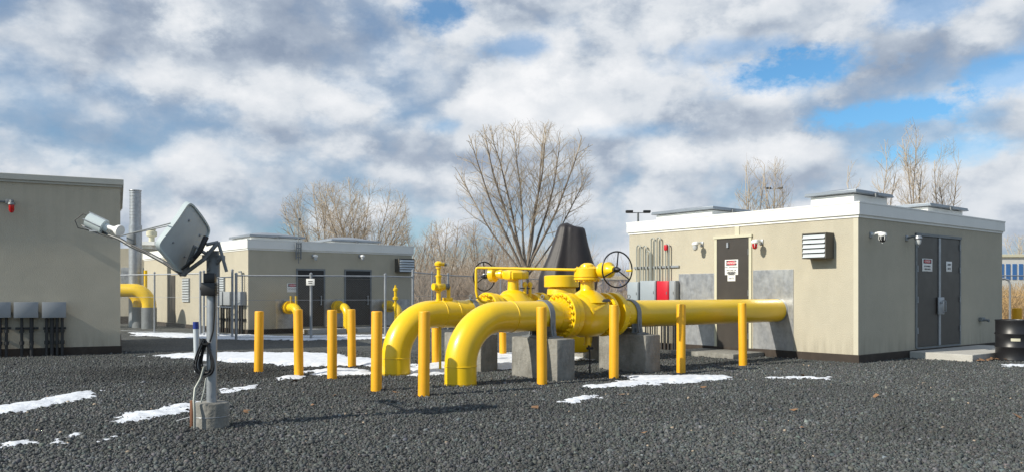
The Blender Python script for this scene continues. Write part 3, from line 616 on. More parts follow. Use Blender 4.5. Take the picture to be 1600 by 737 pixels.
b = nb(); lathe(b, (0, 0, PZ+.62), (0, 0, 1), [(0, .235), (.008, .245), (.035, .245), (.04, .225), (.05, .225), (.055, .243), (.20, .243), (.215, .225), (.23, .15), (.24, .13), (.27, .12), (.30, .07), (.305, .05)], 40); bo = obj('gear_housing', b, 'yellow', V1, ang=30)
for k in range(12): b = nb(); a = 2*PI*k/12; lathe(b, (math.cos(a)*.205, math.sin(a)*.205, PZ+.59), (0, 0, 1), [(0, .018), (.03, .018)], 6); obj('bolt', b, 'yellow', bo)
for k in range(8): b = nb(); a = 2*PI*k/8; lathe(b, (math.cos(a)*.18, math.sin(a)*.18, PZ+.84), (0, 0, 1), [(0, .017), (.02, .017)], 6); obj('bolt', b, 'yellow', bo)
gz = PZ+.79; ga = Vector((-.21, -.98, 0)).normalized()
b = nb(); o = Vector((.12, -.10, gz)); lathe(b, o, ga, [(0, .07), (.13, .07), (.20, .085), (.205, .135), (.225, .14), (.24, .13), (.38, .13), (.385, .14), (.41, .14), (.42, .125), (.46, .085), (.55, .06), (.58, .05)], 32); obj('gear_input', b, 'yellow', V1, ang=30)
hw = handwheel(V1, o+ga*.67, ga, .305)
b = nb(); cyl(b, o+ga*.58, o+ga*.64, .028, 12); obj('shaft', b, 'galv', V1)
b = nb(); e = o+ga*.67+Vector((.19, -.04, -.02)); cyl(b, e, e+ga*.16, .017, 10, .021); obj('crank_grip', b, 'yellow', V1)
b = nb(); bx(b, -.11, .11, -.010, 0, -.035, .035, .003); npl = obj('nameplate', b, 'ink', V1, (.12, -.335, PZ+.255)); npl.rotation_euler = (R(-52), 0, 0)
b = nb(); bx(b, -.30, .0, -.03, .0, -.02, .02, .004); bx(b, -.33, -.28, -.035, .0, -.05, .05, .004); q = obj('casting_rib', b, 'yellow', V1, (.05, -.365, PZ+.17)); q.rotation_euler = (R(-25), R(-20), 0)
b = nb(); cyl(b, (0, 0, PZ-.52), (0, 0, PZ-.36), .05, 14); cyl(b, (0, 0, PZ-.54), (0, 0, PZ-.52), .07, 14); obj('drain_plug', b, 'yellow', V1)
# drain leg under the valve
b = nb(); tube(b, [(.06, 0, -.02), (.06, 0, .35), (.03, 0, .53)], .015, 8); cyl(b, (-.01, 0, .46), (.13, 0, .46), .022, 8); obj('drain_leg', b, 'conduit_dark', V1)

V2 = thing('gate_valve', 'rear yellow gate valve with side gearbox and black handwheel on its left', 'valve', FF.W(2.66, 0), FF.rz, 'large yellow valves')
b = nb()
lathe(b, (-.56, 0, PZ), (1, 0, 0), [(0, .372), (.012, .382), (.11, .382), (.115, .30), (.16, .285), (.22, .33), (.34, .385), (.56, .39), (.78, .385), (.90, .33), (.96, .29), (1.0, .30), (1.005, .382), (1.11, .382), (1.12, .372)], 48)
obj('body', b, 'yellow', V2, ang=28)
b = nb(); lathe(b, (0, 0, PZ), (0, 0, 1), [(.22, .38), (.36, .26), (.42, .20), (.45, .115), (.64, .105), (.66, .17), (.68, .18)], 36); obj('neck', b, 'yellow', V2, ang=30)
b = nb(); lathe(b, (.03, 0, PZ+.66), (0, 0, 1), [(0, .22), (.04, .235), (.13, .235), (.15, .21), (.18, .15), (.20, .14), (.24, .10)], 8); bx(b, -.18, .30, -.13, .13, PZ+.67, PZ+.82, .02); obj('gear_housing', b, 'yellow', V2, ang=30)
b = nb(); o = Vector((-.05, .02, PZ+.76)); ga2 = Vector((-.30, .95, 0)).normalized(); ga2 = Vector((-.40, .92, 0)).normalized()
lathe(b, o, ga2, [(0, .09), (.16, .075), (.18, .095), (.24, .095), (.26, .075), (.34, .08), (.345, .15), (.37, .155), (.44, .155), (.46, .14), (.47, .06), (.5, .05)], 28); obj('gear_input', b, 'yellow', V2, ang=30)
handwheel(V2, o+ga2*.60+Vector((0, 0, -.04)), (-.08, .99, 0), .29)
b = nb(); cyl(b, o+ga2*.48, o+ga2*.62, .022, 10); obj('shaft', b, 'galv', V2)
for sx in (.17, .30):
    b = nb(); cyl(b, (sx, -.16, PZ+.28), (sx, -.16, PZ+.52), .033, 12); lathe(b, (sx, -.16, PZ+.52), (0, 0, 1), [(0, .045), (.03, .05), (.06, .045), (.09, .02)], 12); obj('grease_fitting', b, 'yellow', V2)
b = nb(); bx(b, .06, .40, -.185, -.135, PZ+.47, PZ+.49); obj('bracket', b, 'black', V2)

V3 = thing('plug_valve', 'yellow valve with wide round lid standing in front of the black tarp', 'valve', FF.W(3.95, 0), FF.rz, 'large yellow valves')
b = nb(); lathe(b, (-.42, 0, PZ), (1, 0, 0), [(0, .36), (.10, .36), (.105, .30), (.2, .36), (.42, .40), (.64, .36), (.74, .30), (.745, .36), (.84, .36)], 40); obj('body', b, 'yellow', V3, ang=28)
b = nb(); lathe(b, (0.42, 0, .18), (0, 0, 1), [(0, .10), (.03, .24), (.12, .31), (.35, .34), (.8, .34)], 40); obj('lower_bowl', b, 'yellow', V3, ang=40)
b = nb(); lathe(b, (0, 0, PZ), (0, 0, 1), [(.2, .32), (.46, .30), (.50, .29), (.51, .30)], 40); obj('neck', b, 'yellow', V3, ang=30)
b = nb(); lathe(b, (0, 0, PZ+.505), (0, 0, 1), [(0, .35), (.012, .365), (.23, .365), (.245, .35), (.25, .28)], 48); obj('lid', b, 'yellow', V3, ang=30)
b = nb(); cyl(b, (.25, .35, PZ), (.25, .62, PZ+.1), .12, 16); cyl(b, (.62, .40, .9), (.62, .40, 2.3), .10, 16); bx(b, .30, .75, .30, .62, 1.2, 1.5, .02); obj('actuator', b, 'yellow', V3)

# vent line from rear pipe across to front valve bonnet
b = nb(); pA = FF.W(1.50, -.35, 0); topz = pt(742, pA.y, 418).z; pB = V1.matrix_basis @ Vector((-.23, .05, PZ+.80)); pC = FF.W(1.98, -.27, 1.22); pD = FF.W(1.62, -.34, 1.30)
tube(b, [pC, pD, (pA.x+.02, pA.y, 1.38), (pA.x, pA.y, 1.48), (pA.x, pA.y, topz-.03), (pA.x+.01, pA.y, topz-.005), (pA.x+.04, pA.y-.005, topz), (pB.x, pB.y, pB.z)], .025, 12)
tag(obj('vent_line', b, 'yellow'), 'thin yellow tube rising at the rear pipe and running level to the front valve', 'pipe')

# tarp
def make_tarp():
    b = nb(); c = FF.W(4.30, .62, 0)+Vector((.34, 0, 0)); nz, nt = 26, 64; rings = []
    prof = [(1.18, .50, .40), (1.45, .60, .42), (1.75, .63, .42), (1.95, .58, .40), (2.2, .48, .36), (2.5, .38, .30), (2.75, .315, .26), (2.84, .29, .235), (2.885, .24, .19), (2.905, .11, .09)]
    for i in range(nz+1):
        u = i/nz*(len(prof)-1); k = min(int(u), len(prof)-2); f = u-k
        z, rx, ry = [prof[k][j]*(1-f)+prof[k+1][j]*f for j in range(3)]
        rr = []
        for q in range(nt):
            a = 2*PI*q/nt; t = i/nz
            fold = 1+.03*math.sin(a*5+2.2*t)*(1-.7*t)+.022*math.sin(a*9-3*t+1)*(1-.4*t)+.02*math.sin(5*t+a)*t+.02*math.sin(a*3+7*t)+.10*math.exp(-((a-4.35+.25*t)/.09)**2)-.06*math.exp(-((a-4.60+.25*t)/.12)**2)
            sq = 1/(abs(math.cos(a))**2.6+abs(math.sin(a))**2.6)**(1/2.6)
            lean = -.30+.42*(z-1.2)/1.7
            rr.append(b.verts.new((c.x+math.cos(a)*rx*sq*fold+lean*.3, c.y+math.sin(a)*ry*sq*fold, z+.015*math.sin(a*2+1)*t-.045*t**3*math.cos(a-.2))))
        rings.append(rr)
    for i in range(nz):
        for q in range(nt): b.faces.new((rings[i][q], rings[i][(q+1) % nt], rings[i+1][(q+1) % nt], rings[i+1][q]))
    b.faces.new(rings[-1]); 
    tag(obj('tarpaulin', b, 'tarp', ang=70), 'black tarpaulin wrapped over tall equipment behind the yellow valves', 'tarp')
make_tarp()

# pipe supports
def support(fr, s, label, dz=0):
    T = thing('pipe_support', label, 'pipe support', fr.W(s, 0), fr.rz, 'concrete pipe supports')
    b = nb(); bx(b, -.20, .20, -.6, .6, -.08, .69, .022, 2); obj('concrete_block', b, 'concrete', T, ang=40)
    b = nb(); bx(b, -.16, .16, -.36, .36, .693, .715, .003); bx(b, -.13, .13, -.20, .20, .716, .73)
    for y in (-.17, .17): bx(b, -.10, .10, y-.012, y+.012, .73, .90)
    bx(b, -.015, .015, -.2, .2, .73, .80); obj('base_plate', b, 'galv_dull', T, smooth=False)
    b = nb(); n = 22; rin, rout = PR+.004, PR+.022; w = .105
    prof = []
    pts = [(-.295, .72)]+[(-math.cos(PI*k/n), math.sin(PI*k/n)) for k in range(n+1)]
    outer = [(-rout-.035, .72), (-rout-.004, .86)]+[(-math.cos(PI*k/n)*rout, PZ+math.sin(PI*k/n)*rout) for k in range(n+1)]+[(rout+.004, .86), (rout+.035, .72)]
    inner = [(-rin-.025, .72), (-rin, .86)]+[(-math.cos(PI*k/n)*rin, PZ+math.sin(PI*k/n)*rin) for k in range(n+1)]+[(rin, .86), (rin+.025, .72)]
    for x0, x1 in ((-w/2, w/2),):
        A = [[b.verts.new((x, y, z)) for y, z in pl] for x in (x0, x1) for pl in (outer, inner)]
        m_ = len(outer)
        for i in range(m_-1):
            b.faces.new((A[0][i], A[0][i+1], A[2][i+1], A[2][i])); b.faces.new((A[1][i], A[3][i], A[3][i+1], A[1][i+1]))
            b.faces.new((A[0][i], A[1][i], A[1][i+1], A[0][i+1])); b.faces.new((A[2][i], A[2][i+1], A[3][i+1], A[3][i]))
    ring(b, (0, 0, PZ+rout+.045), (1, 0, 0), .035, .01, 16, 6)
    for y in (-.31, .31):
        bx(b, -.07, .07, y-.04, y+.04, .716, .73); cyl(b, (0, y, .72), (0, y, .79), .018, 8)
        prism(b, [(y*1.0-.0, .73), (y*.92, .95), (y*.90, .73)], -.008, .008, lambda x, y_, z: (y_, x, z))
    obj('strap', b, 'galv_dull', T, ang=40)
    return T
support(PF, 1.70, 'concrete block with steel strap under the front pipe, left of the front valve')
support(PF, 3.83, 'concrete block with steel strap under the front pipe, right of the front valve')
support(FF, 1.62, 'concrete block with steel strap under the rear pipe behind the front bend')
support(FF, 5.0, 'concrete block partly hidden behind the front valve')

# ------------------------------------------------------------ bollards
bol = thing('bollard', '', 'bollard', (0, 0, 0), 0, 'yellow bollards round the pipework')
b = nb(); lathe(b, (0, 0, -.05), (0, 0, 1), [(0, .081), (1.23, .081), (1.243, .078), (1.25, .070), (1.252, .02)], 28); obj('post', b, 'bollard', bol, ang=50)
BL = [(404, 582, 487, 'leftmost yellow bollard, standing alone nearest the dish pole'), (467, 588, 484, 'yellow bollard second from the left, hiding a small yellow pipe bend'), (519, 593, 485, 'yellow bollard third from the left with another close behind on its right'),
      (550, 574, 484, 'yellow bollard fourth from the left, in front of a small pipe bend'), (588, 612, 487, 'yellow bollard just left of the rear pipe bend'), (662, 620, 487, 'nearest yellow bollard standing between the two big bends'),
      (681, 569, 484, 'yellow bollard behind the rear pipe seen only below it'), (786, 557, 475, 'yellow bollard behind the front pipe seen against snow'), (847, 602, 480, 'yellow bollard in front of the left concrete pipe support'),
      (959, 592, 477, 'yellow bollard in front of the right flange of the front valve'), (1064, 584, 476, 'yellow bollard before the level pipe, second from the right'), (1161, 572, 474, 'rightmost yellow bollard in front of the single brown door')]
for i, (px, yb, yt, lb) in enumerate(BL):
    o = bol if i == 0 else copy_tree(bol); g = gd(px, yb-1.5); o.location = g; o['label'] = lb
    o.scale = (1, 1, ((yb-yt)/F*g.y)/1.20); o.rotation_euler = (R(random.uniform(-.9, .9)), R(random.uniform(-.9, .9)), random.uniform(0, 6))

# ------------------------------------------------------------ satellite dish
Y0 = 8.62; dx = pt(331, Y0).x
ds = thing('satellite_dish', 'pale square satellite dish on a steel pole set in a round concrete pier', 'satellite dish', (dx, Y0, 0))
b = nb(); lathe(b, (-.0, 0, -.05), (0, 0, 1), [(0, .178), (.31, .178), (.322, .172), (.325, .165), (.328, .05)], 36); obj('pier', b, 'concrete', ds, ang=30)
b = nb(); cyl(b, (0, 0, .27), (0, 0, 1.80), .055, 24); obj('pole', b, 'galv', ds)
b = nb(); cyl(b, (.015, 0, 1.62), (.015, 0, 1.86), .068, 20); bx(b, -.09, .13, -.05, .05, 1.80, 1.855, .008); cyl(b, (-.01, -.09, 1.70), (-.01, .09, 1.70), .014, 8); cyl(b, (-.01, -.09, 1.80), (-.01, .09, 1.80), .014, 8); obj('pole_cap', b, 'galv_dull', ds)
def L_(px, y, Y): p = pt(px, Y, y); return Vector((p.x-dx, p.y-Y0, p.z))
C = Vector((-3.443-dx, 8.42-Y0, 2.026))
Av = Vector((.193, -.259, .716)); Bv = Vector((.248, .723, .195)); Nn = Av.cross(Bv).normalized()
e1 = (Av.normalized()+Bv.normalized()).normalized(); e2 = Nn.cross(e1).normalized()
half = .787/math.sqrt(2)/2*1.03
def dish_mesh(thick, inset=0):
    b = nb(); n = 28; front = {}; back = {}
    def sq(u, v):  # map the unit square grid onto a rounded square
        k = 8.0; r = max(abs(u), abs(v)); 
        if r == 0: return 0, 0
        a = math.atan2(v, u); s = 1/(abs(math.cos(a))**k+abs(math.sin(a))**k)**(1/k); return math.cos(a)*s*r, math.sin(a)*s*r
    for i in range(n+1):
        for j in range(n+1):
            u, v = sq(2*i/n-1, 2*j/n-1); x, y = u*half, v*half; d = (x*x+y*y)/(half*half)*.024-.024
            front[i, j] = b.verts.new(C+e1*x+e2*y+Nn*(d+.006)); back[i, j] = b.verts.new(C+e1*x+e2*y+Nn*(d-.012))
    for i in range(n):
        for j in range(n):
            b.faces.new((front[i, j], front[i+1, j], front[i+1, j+1], front[i, j+1])); b.faces.new((back[i, j], back[i, j+1], back[i+1, j+1], back[i+1, j]))
    ed = [(i, 0) for i in range(n)]+[(n, j) for j in range(n)]+[(n-i, n) for i in range(n)]+[(0, n-j) for j in range(n)]
    m_ = len(ed)
    for q in range(m_): a, c = ed[q], ed[(q+1) % m_]; b.faces.new((front[a], back[a], back[c], front[c]))
    return b, [back[e].co.copy() for e in ed]
b, rim = dish_mesh(.02); refl = obj('reflector', b, 'dish', ds, ang=50)
b = nb(); m_ = len(rim); R0 = []; 
for p in rim:
    o_ = (p-C); o_ -= Nn*o_.dot(Nn); o_.normalize()
    R0.append([b.verts.new(p+o_*.014-Nn*.018), b.verts.new(p+o_*.020+Nn*.03), b.verts.new(p-o_*.004+Nn*.034), b.verts.new(p-o_*.006-Nn*.018)])
for q in range(m_):
    for k in range(4): b.faces.new((R0[q][k], R0[q][(k+1) % 4], R0[(q+1) % m_][(k+1) % 4], R0[(q+1) % m_][k]))
obj('rim', b, 'dish_rim', refl, ang=40)
for u, v in ((.5, .5), (-.5, .5), (.5, -.5), (-.5, -.5), (0, .75)):
    b = nb(); p = C+e1*u*half+e2*v*half-Nn*(.037-.024*(u*u+v*v)); lathe(b, p, -Nn, [(0, .014), (.008, .013), (.012, .006)], 10); obj('rivet', b, 'galv', refl)
bot = C-Av*.52-Nn*.03; ctr = C-Nn*.09
b = nb(); tube(b, [bot+Vector((.01, 0, -.005)), ctr+Vector((.03, 0, -.06)), Vector((.0, 0, 1.83))], .026, 10); tube(b, [bot, L_(318, 405, 8.45), L_(341, 378, 8.50)], .022, 10)
tube(b, [L_(341, 378, 8.5), L_(346, 395, 8.5), L_(354, 424, 8.52)], .018, 8); tube(b, [L_(341, 378, 8.5), L_(322, 382, 8.44)], .018, 8); tube(b, [L_(348, 400, 8.5), L_(340, 412, 8.58)], .013, 8)
bx(b, -.03, .09, -.07, -.03, 1.84, 1.90); obj('mount_bracket', b, 'galv_dull', ds)
b = nb(); tube(b, [L_(322, 370, 8.42), L_(312, 392, 8.36), L_(300, 408, 8.36), L_(284, 420, 8.40)], [.03, .028, .02, .016], 8); lathe(b, L_(301, 404, 8.34), (0, -1, 0), [(0, .022), (.03, .022)], 10); obj('back_rib', b, 'black', ds)
# boom and feed
Yf = 9.0
b = nb(); tube(b, [bot, L_(256, 409, 8.6), L_(230, 395, 8.74), L_(205, 384, 8.85), L_(188, 374, 8.92)], [.021, .021, .021, .021, .02], 10); tube(b, [L_(188, 374, 8.92), L_(160, 363, Yf), L_(128, 352, Yf+.08)], [.014, .012, .010], 8); obj('boom', b, 'boom', ds)
b = nb(); tube(b, [L_(197, 378, 8.80), L_(240, 399, 8.68), L_(270, 417, 8.5), L_(283, 431, 8.5)], .008, 6); tube(b, [L_(150, 342, Yf), L_(130, 334, Yf), L_(117, 344, Yf), L_(122, 356, Yf), L_(140, 360, Yf), L_(175, 372, 8.92)], .0055, 6); obj('feed_cable', b, 'black', ds)
for s_ in ((266, 349, 8.05), (300, 345, 8.75)):
    b = nb(); tube(b, [L_(*s_), L_(186, 369, 8.9)], .0065, 6); obj('stay_rod', b, 'galv_dull', ds)
fa = (L_(172, 360, Yf)-L_(140, 345, Yf)).normalized()
b = nb(); lathe(b, L_(138, 343, Yf), fa, [(0, .075), (.006, .085), (.20, .085), (.206, .075)], 28); cyl(b, L_(138, 343, Yf)+fa*.206, L_(138, 343, Yf)+fa*.26, .05, 20); obj('feed_amplifier', b, 'dish_rim', ds, ang=30)
b = nb(); a_, c_ = frame_of(fa)
for k in range(5):
    q = L_(136, 343, Yf)+(a_*math.cos(k*1.256)+c_*math.sin(k*1.256))*.093; cyl(b, q, q+fa*.21, .006, 6)
bx(b, *(lambda p: (p.x-.02, p.x+.12, p.y-.05, p.y+.05, p.z-.015, p.z+.0))(L_(146, 360, Yf))); obj('heat_fins', b, 'galv', ds)
b = nb(); o = L_(160, 352, Yf); fb = (L_(192, 362, 8.9)-o).normalized(); lathe(b, o, fb, [(0, .05), (.03, .03), (.06, .025), (.15, .025), (.18, .03), (.24, .062), (.27, .062)], 20); obj('feed_horn', b, 'white', ds, ang=30)
b = nb(); o = L_(204, 368, 8.88); bx(b, o.x-.035, o.x+.05, o.y-.03, o.y+.03, o.z-.10, o.z+.02, .01); obj('boom_clamp', b, 'galv_dull', ds)
# box on pole, coil, conduit
b = nb(); bx(b, -.075, .075, -.12, -.045, 1.42, 1.56, .01); bx(b, -.055, .065, -.10, -.045, 1.56, 1.66, .008)
for k in range(8): bx(b, .075, .10, -.115, -.05, 1.425+k*.017, 1.433+k*.017)
cyl(b, (-.09, -.08, 1.5), (-.075, -.08, 1.5), .02, 8); ring(b, (0, 0, 1.45), (0, 0, 1), .062, .008, 20, 6); obj('control_box', b, 'black', ds)
b = nb(); tube(b, [(.05, -.05, 1.42), (.052, -.062, 1.25), (.04, -.07, 1.05), (.01, -.08, .93)], .010, 6)
for k in range(9):
    pts = []
    for i in range(26):
        a = 2*PI*i/26; w_ = .022+.045*(1-math.sin(a))/2+.0055*k*(1-math.sin(a)); pts.append((-.035+math.cos(a)*w_+.003*math.sin(k*2.1)*2, -.085-.009*(k-4)-.01*math.cos(a*2+k), (.76+.006*math.sin(k*1.7))+math.sin(a)*(.150+.006*k)))
    tube(b, pts, .0085, 6, True)
bx(b, -.07, .0, -.13, -.05, .90, .92); obj('cable_coil', b, 'black', ds)
mk = thing('marker_post', 'white plastic marker tube with blue cap leaning beside the dish pole', 'marker', L_(308, 580, 8.62)+Vector((dx, Y0, 0)))
hh = 78/F*8.62
b = nb(); cyl(b, (0, 0, 0), (0, 0, hh*.87), .030, 18); obj('tube', b, 'cabinet_light', mk); b = nb(); cyl(b, (0, 0, hh*.86), (0, 0, hh), .032, 18, .030); obj('cap', b, 'blue', mk)
b = nb(); bx(b, -.02, .16, -.02, .02, hh*.35, hh*.38); bx(b, -.02, .16, -.02, .02, hh*.12, hh*.15); obj('clip', b, 'galv', mk)
mk.rotation_euler = (0, R(-1.5), 0)
b = nb(); tube(b, [L_(319, 572, 8.5), L_(314, 590, 8.5), L_(305, 606, 8.48), L_(303, 625, 8.42), L_(304, 645, 8.4), (L_(304, 668, 8.4))], .014, 8); tube(b, [L_(322, 590, 8.5), L_(319, 610, 8.45), L_(314, 628, 8.42)], .008, 6); obj('ground_conduit', b, 'conduit', ds)
b = nb(); bx(b, -.215, -.185, -.06, -.02, -.02, .30, .004); obj('corner_angle', b, 'rust', ds)
b = nb(); ring(b, (0, 0, .13), (0, 0, 1), .18, .0035, 36, 6); tube(b, [(-.18, -.03, .13), (-.30, -.05, .10), (-.36, -.06, .08)], .005, 6); obj('ground_wire', b, 'galv', ds)

# ------------------------------------------------------------ left building
LB = Frame(-9.35, 19.1, R(26.2))
lb_ = thing('utility_building', 'large grey-tan stucco building cut off by the left edge of the photo', 'building', LB.o, LB.rz)
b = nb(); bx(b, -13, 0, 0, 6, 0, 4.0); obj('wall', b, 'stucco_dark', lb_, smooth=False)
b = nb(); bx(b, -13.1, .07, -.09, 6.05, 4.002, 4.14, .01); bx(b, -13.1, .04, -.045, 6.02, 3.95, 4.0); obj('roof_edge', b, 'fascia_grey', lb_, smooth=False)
b = nb(); bx(b, -13.03, .03, -.03, 6.03, -.05, .19, .006); obj('plinth', b, 'plinth', lb_, smooth=False)
def lxx(px): return LB.along(px, 'x')
for a, c, n, lb in ((-26, 18, 4, 'grey electrical box cut by the left edge of the photo'), (24.5, 60.5, 2, 'middle grey electrical box on the left building with two dark conduits'), (68, 103.5, 4, 'grey electrical box nearest the corner of the left building')):
    xa, xb = lxx(a), lxx(c); w = xb-xa; xm_ = (xa+xb)/2; zt, zb_ = LB.z(xm_, 'x', 472, -.25), LB.z(xm_, 'x', 495, -.25)
    T = thing('electrical_cabinet', lb, 'cabinet', LB.W(xm_, 0, zb_), LB.rz, 'electrical boxes on the left building')
    h = zt-zb_; b = nb(); bx(b, -w/2, w/2, -.25, -.04, 0, h, .01); obj('box', b, 'cabinet', T); b = nb(); bx(b, -w/2-.012, w/2+.012, -.268, -.252, -.01, h+.012, .004); obj('cover', b, 'cabinet', T)
    for i in range(n):
        x = -w/2+w*(i+.7)/(n+.4)
        b = nb(); cyl(b, (x, -.13, -.01), (x, -.13, -zb_-.02), .032 if i != 1 else .042, 10); obj('conduit', b, 'conduit_dark', T)
        b = nb(); cyl(b, (x, -.13, -.35), (x, -.13, -.29), .05, 10); cyl(b, (x, -.13, -zb_+.28), (x, -.13, -zb_+.36), .05, 10); obj('coupling', b, 'conduit_dark', T)
    b = nb(); bx(b, -w/2, w/2, -.04, 0, .05, .12); bx(b, -w/2, w/2, -.095, -.04, -.28, -.23); bx(b, -w/2, -w/2+.05, -.04, 0, -.28, -.23); obj('strut', b, 'conduit_dark', T)
# red warning lamp
x = lxx(20); z = LB.z(x, 'x', 320)
T = thing('wall_lamp', 'red warning lamp hanging from a grey bracket on the left building', 'lamp', LB.W(x, 0, z), LB.rz, 'lamps on the building walls')
b = nb(); tube(b, [(-.6, -.03, .06), (-.1, -.03, .06)], .02, 8); bx(b, -.13, .02, -.09, 0, .0, .11, .01); tube(b, [(-.05, -.06, .06), (-.02, -.20, .07), (0, -.24, .03)], .026, 10); obj('bracket', b, 'galv_dull', T)
b = nb(); lathe(b, (0, -.24, .03), (0, 0, -1), [(0, .06), (.05, .075), (.055, .07)], 18); obj('lamp_head', b, 'galv_dull', T)
b = nb(); lathe(b, (0, -.24, -.025), (0, 0, -1), [(0, .055), (.12, .055), (.17, .03), (.18, .01)], 18); obj('lens', b, 'redglass', T)

# ------------------------------------------------------------ middle building
MBF = Frame(-9.2, 27.9, R(40)); MX = 6.75; MYL = 12.5
mb = thing('utility_building', 'low stucco building with two dark doors behind the chain link fence', 'building', MBF.o, MBF.rz)
shell(mb, MX, MYL, 3.0, 3.32, 'stucco')
b = nb(); bx(b, -.035, MX+.035, -.035, MYL+.035, -.05, .17, .006); obj('plinth', b, 'plinth', mb, smooth=False)
hatch(mb, .35, 2.3, .6, 2.4, 3.32, .12, .15); hatch(mb, 3.7, 5.7, .9, 2.6, 3.32, .12, .15)
def mx_(px): return MBF.along(px, 'x')
def mz(px, y): return MBF.z(mx_(px), 'x', y)
for a, c, yt, yb in ((465, 505.5, 422, 508), (540, 578, 423, 507)):
    xa, xb = mx_(a), mx_(c); zt = mz((a+c)/2, yt); b = nb(); bx(b, xa-.06, xa, -.03, .01, .2, zt+.06); bx(b, xb, xb+.06, -.03, .01, .2, zt+.06); bx(b, xa, xb, -.03, .01, zt, zt+.06); obj('door_frame', b, 'galv_dull', mb, smooth=False)
    b = nb(); bx(b, xa+.004, xb-.004, -.018, .006, .22, zt-.3, .003); d_ = obj('door', b, 'door', mb, smooth=False)
    b = nb(); bx(b, xa+.004, xb-.004, -.008, .006, zt-.29, zt-.003); obj('transom', b, 'black', mb, smooth=False)
    b = nb(); cyl(b, (xb-.12, -.06, 1.0), (xb-.12, -.06, 1.35), .02, 8); bx(b, xb-.15, xb-.09, -.06, -.018, 1.0, 1.04); bx(b, xb-.15, xb-.09, -.06, -.018, 1.3, 1.34); obj('handle', b, 'galv', d_)
for a, c in ((430, 464), (507, 539), (579, 640)):
    b = nb(); bx(b, mx_(a), mx_(c), -.012, .008, .172, mz((a+c)/2, 467), .003); obj('steel_plate', b, 'plate', mb, smooth=False)
for px, s, lb in ((489, 'clear', 'white bracket lamp above the left dark door of the middle building'), (562, 'clear', 'white bracket lamp above the right dark door of the middle building')):
    wall_lamp(MBF, 'x', mx_(px), mz(px, 400), lb, s, .22)
vent_box(MBF, 'x', 617, 641, 404, 425, 'louvred vent box at the right end of the middle building')
sign(MBF, 'x', mx_(457), mz(457, 449), .42, .32, 'white sign with red header left of the dark door of the middle building', [('NO SMOKING', .05, -.04)], 'DANGER', off=.004)
for px, y0 in ((486, 508), (560, 507)):
    T = thing('concrete_pad', 'concrete landing below the %s dark door of the middle building' % ('left' if px < 500 else 'right'), 'slab', MBF.W(mx_(px)-.7, -1.2), MBF.rz, 'landings of the middle building'); b = nb(); bx(b, 0, 1.5, 0, 1.16, -.05, .16, .01); obj('slab', b, 'slab', T, smooth=False)
# antenna bracket
x = mx_(463.5); z0 = mz(463, 411); z1 = mz(463, 379)
T = thing('roof_antenna', 'small grey ladder bracket carrying a thin antenna mast on the middle building', 'antenna', MBF.W(x, 0, 0), MBF.rz)
b = nb()
for s in (-.09, .09): bx(b, s-.02, s+.02, -.18, -.14, z0+.15, z1)
for k in range(4): zq = z0+.2+(z1-z0-.25)*k/3; bx(b, -.09, .09, -.17, -.15, zq, zq+.03); bx(b, -.02, .02, -.14, 0, zq, zq+.02) if zq < 2.95 else None
obj('bracket', b, 'galv_dull', T, smooth=False)
b = nb(); cyl(b, (0, -.16, z0), (0, -.16, mz(463, 345)), .014, 8); lathe(b, (.02, -.16, mz(463, 345)), (.3, 0, 1), [(0, .03), (.06, .07), (.1, .03)], 10); obj('mast', b, 'galv_dull', T)
# lit side wall of the middle building: door, louvres, cabinets
def my_(px): return MBF.along(px, 'y')
def mzy(px, y): return MBF.z(my_(px), 'y', y)
ya, yb = my_(274), my_(263); b = nb(); bx(b, -.03, .01, ya, yb, .2, mzy(268, 430)); obj('door', b, 'door', mb, smooth=False)
for a, c, y0, y1, lb in ((286, 297, 434, 471, 'tall louvred grille on the lit side wall near the dish'), (340, 352, 432, 464, 'louvred grille behind the dish pole')):
    ya, yb = my_(c), my_(a); za, zb_ = mzy((a+c)/2, y1), mzy((a+c)/2, y0)
    b = nb(); bx(b, -.03, 0, ya, yb, za, zb_); g = obj('louvre_frame', b, 'galv_dull', mb, smooth=False)
    b = nb(); n = 9
    for i in range(n): zq = za+(zb_-za)*(i+.1)/n; bx(b, -.06, -.031, ya+.03, yb-.03, zq, zq+(zb_-za)/n*.5)
    obj('louvres', b, 'cabinet_light', g, smooth=False)
for a, c, lb in ((345, 356, 'grey box left in the row on the lit side wall'), (358, 368, 'middle grey box on the lit side wall'), (374, 385, 'grey box nearest the corner on the lit side wall')):
    ya, yb = my_(c), my_(a); w = yb-ya; zt, zb_ = mzy((a+c)/2, 455), mzy((a+c)/2, 476); T = thing('electrical_cabinet', lb+' of the middle building', 'cabinet', MBF.W(0, (ya+yb)/2, zb_), MBF.rz-PI/2, 'boxes on the side wall of the middle building')
    b = nb(); bx(b, -w/2, w/2, -.22, 0, 0, zt-zb_, .01); obj('box', b, 'cabinet', T)
    for q in (-.34, .0, .34): b = nb(); cyl(b, (q*w, -.12, 0), (q*w, -.12, -zb_-.02), .035, 8); obj('conduit', b, 'conduit_dark', T)
    b = nb(); bx(b, -w/2, w/2, -.08, 0, -.55, -.48); obj('strut', b, 'conduit_dark', T)
b = nb(); ya = my_(386); tube(b, [(-.08, 0, 0), (-.08, 0, mzy(380, 424)-.15), (-.10, .05, mzy(380, 424)), (-.1, .25, mzy(380, 424))], .03, 8)
o = obj('vent_pipe', b, 'galv_dull', None, MBF.W(0, my_(382))); o.rotation_euler = (0, 0, MBF.rz); tag(o, 'thin grey hooked pipe up the lit side wall near the corner of the middle building', 'pipe')
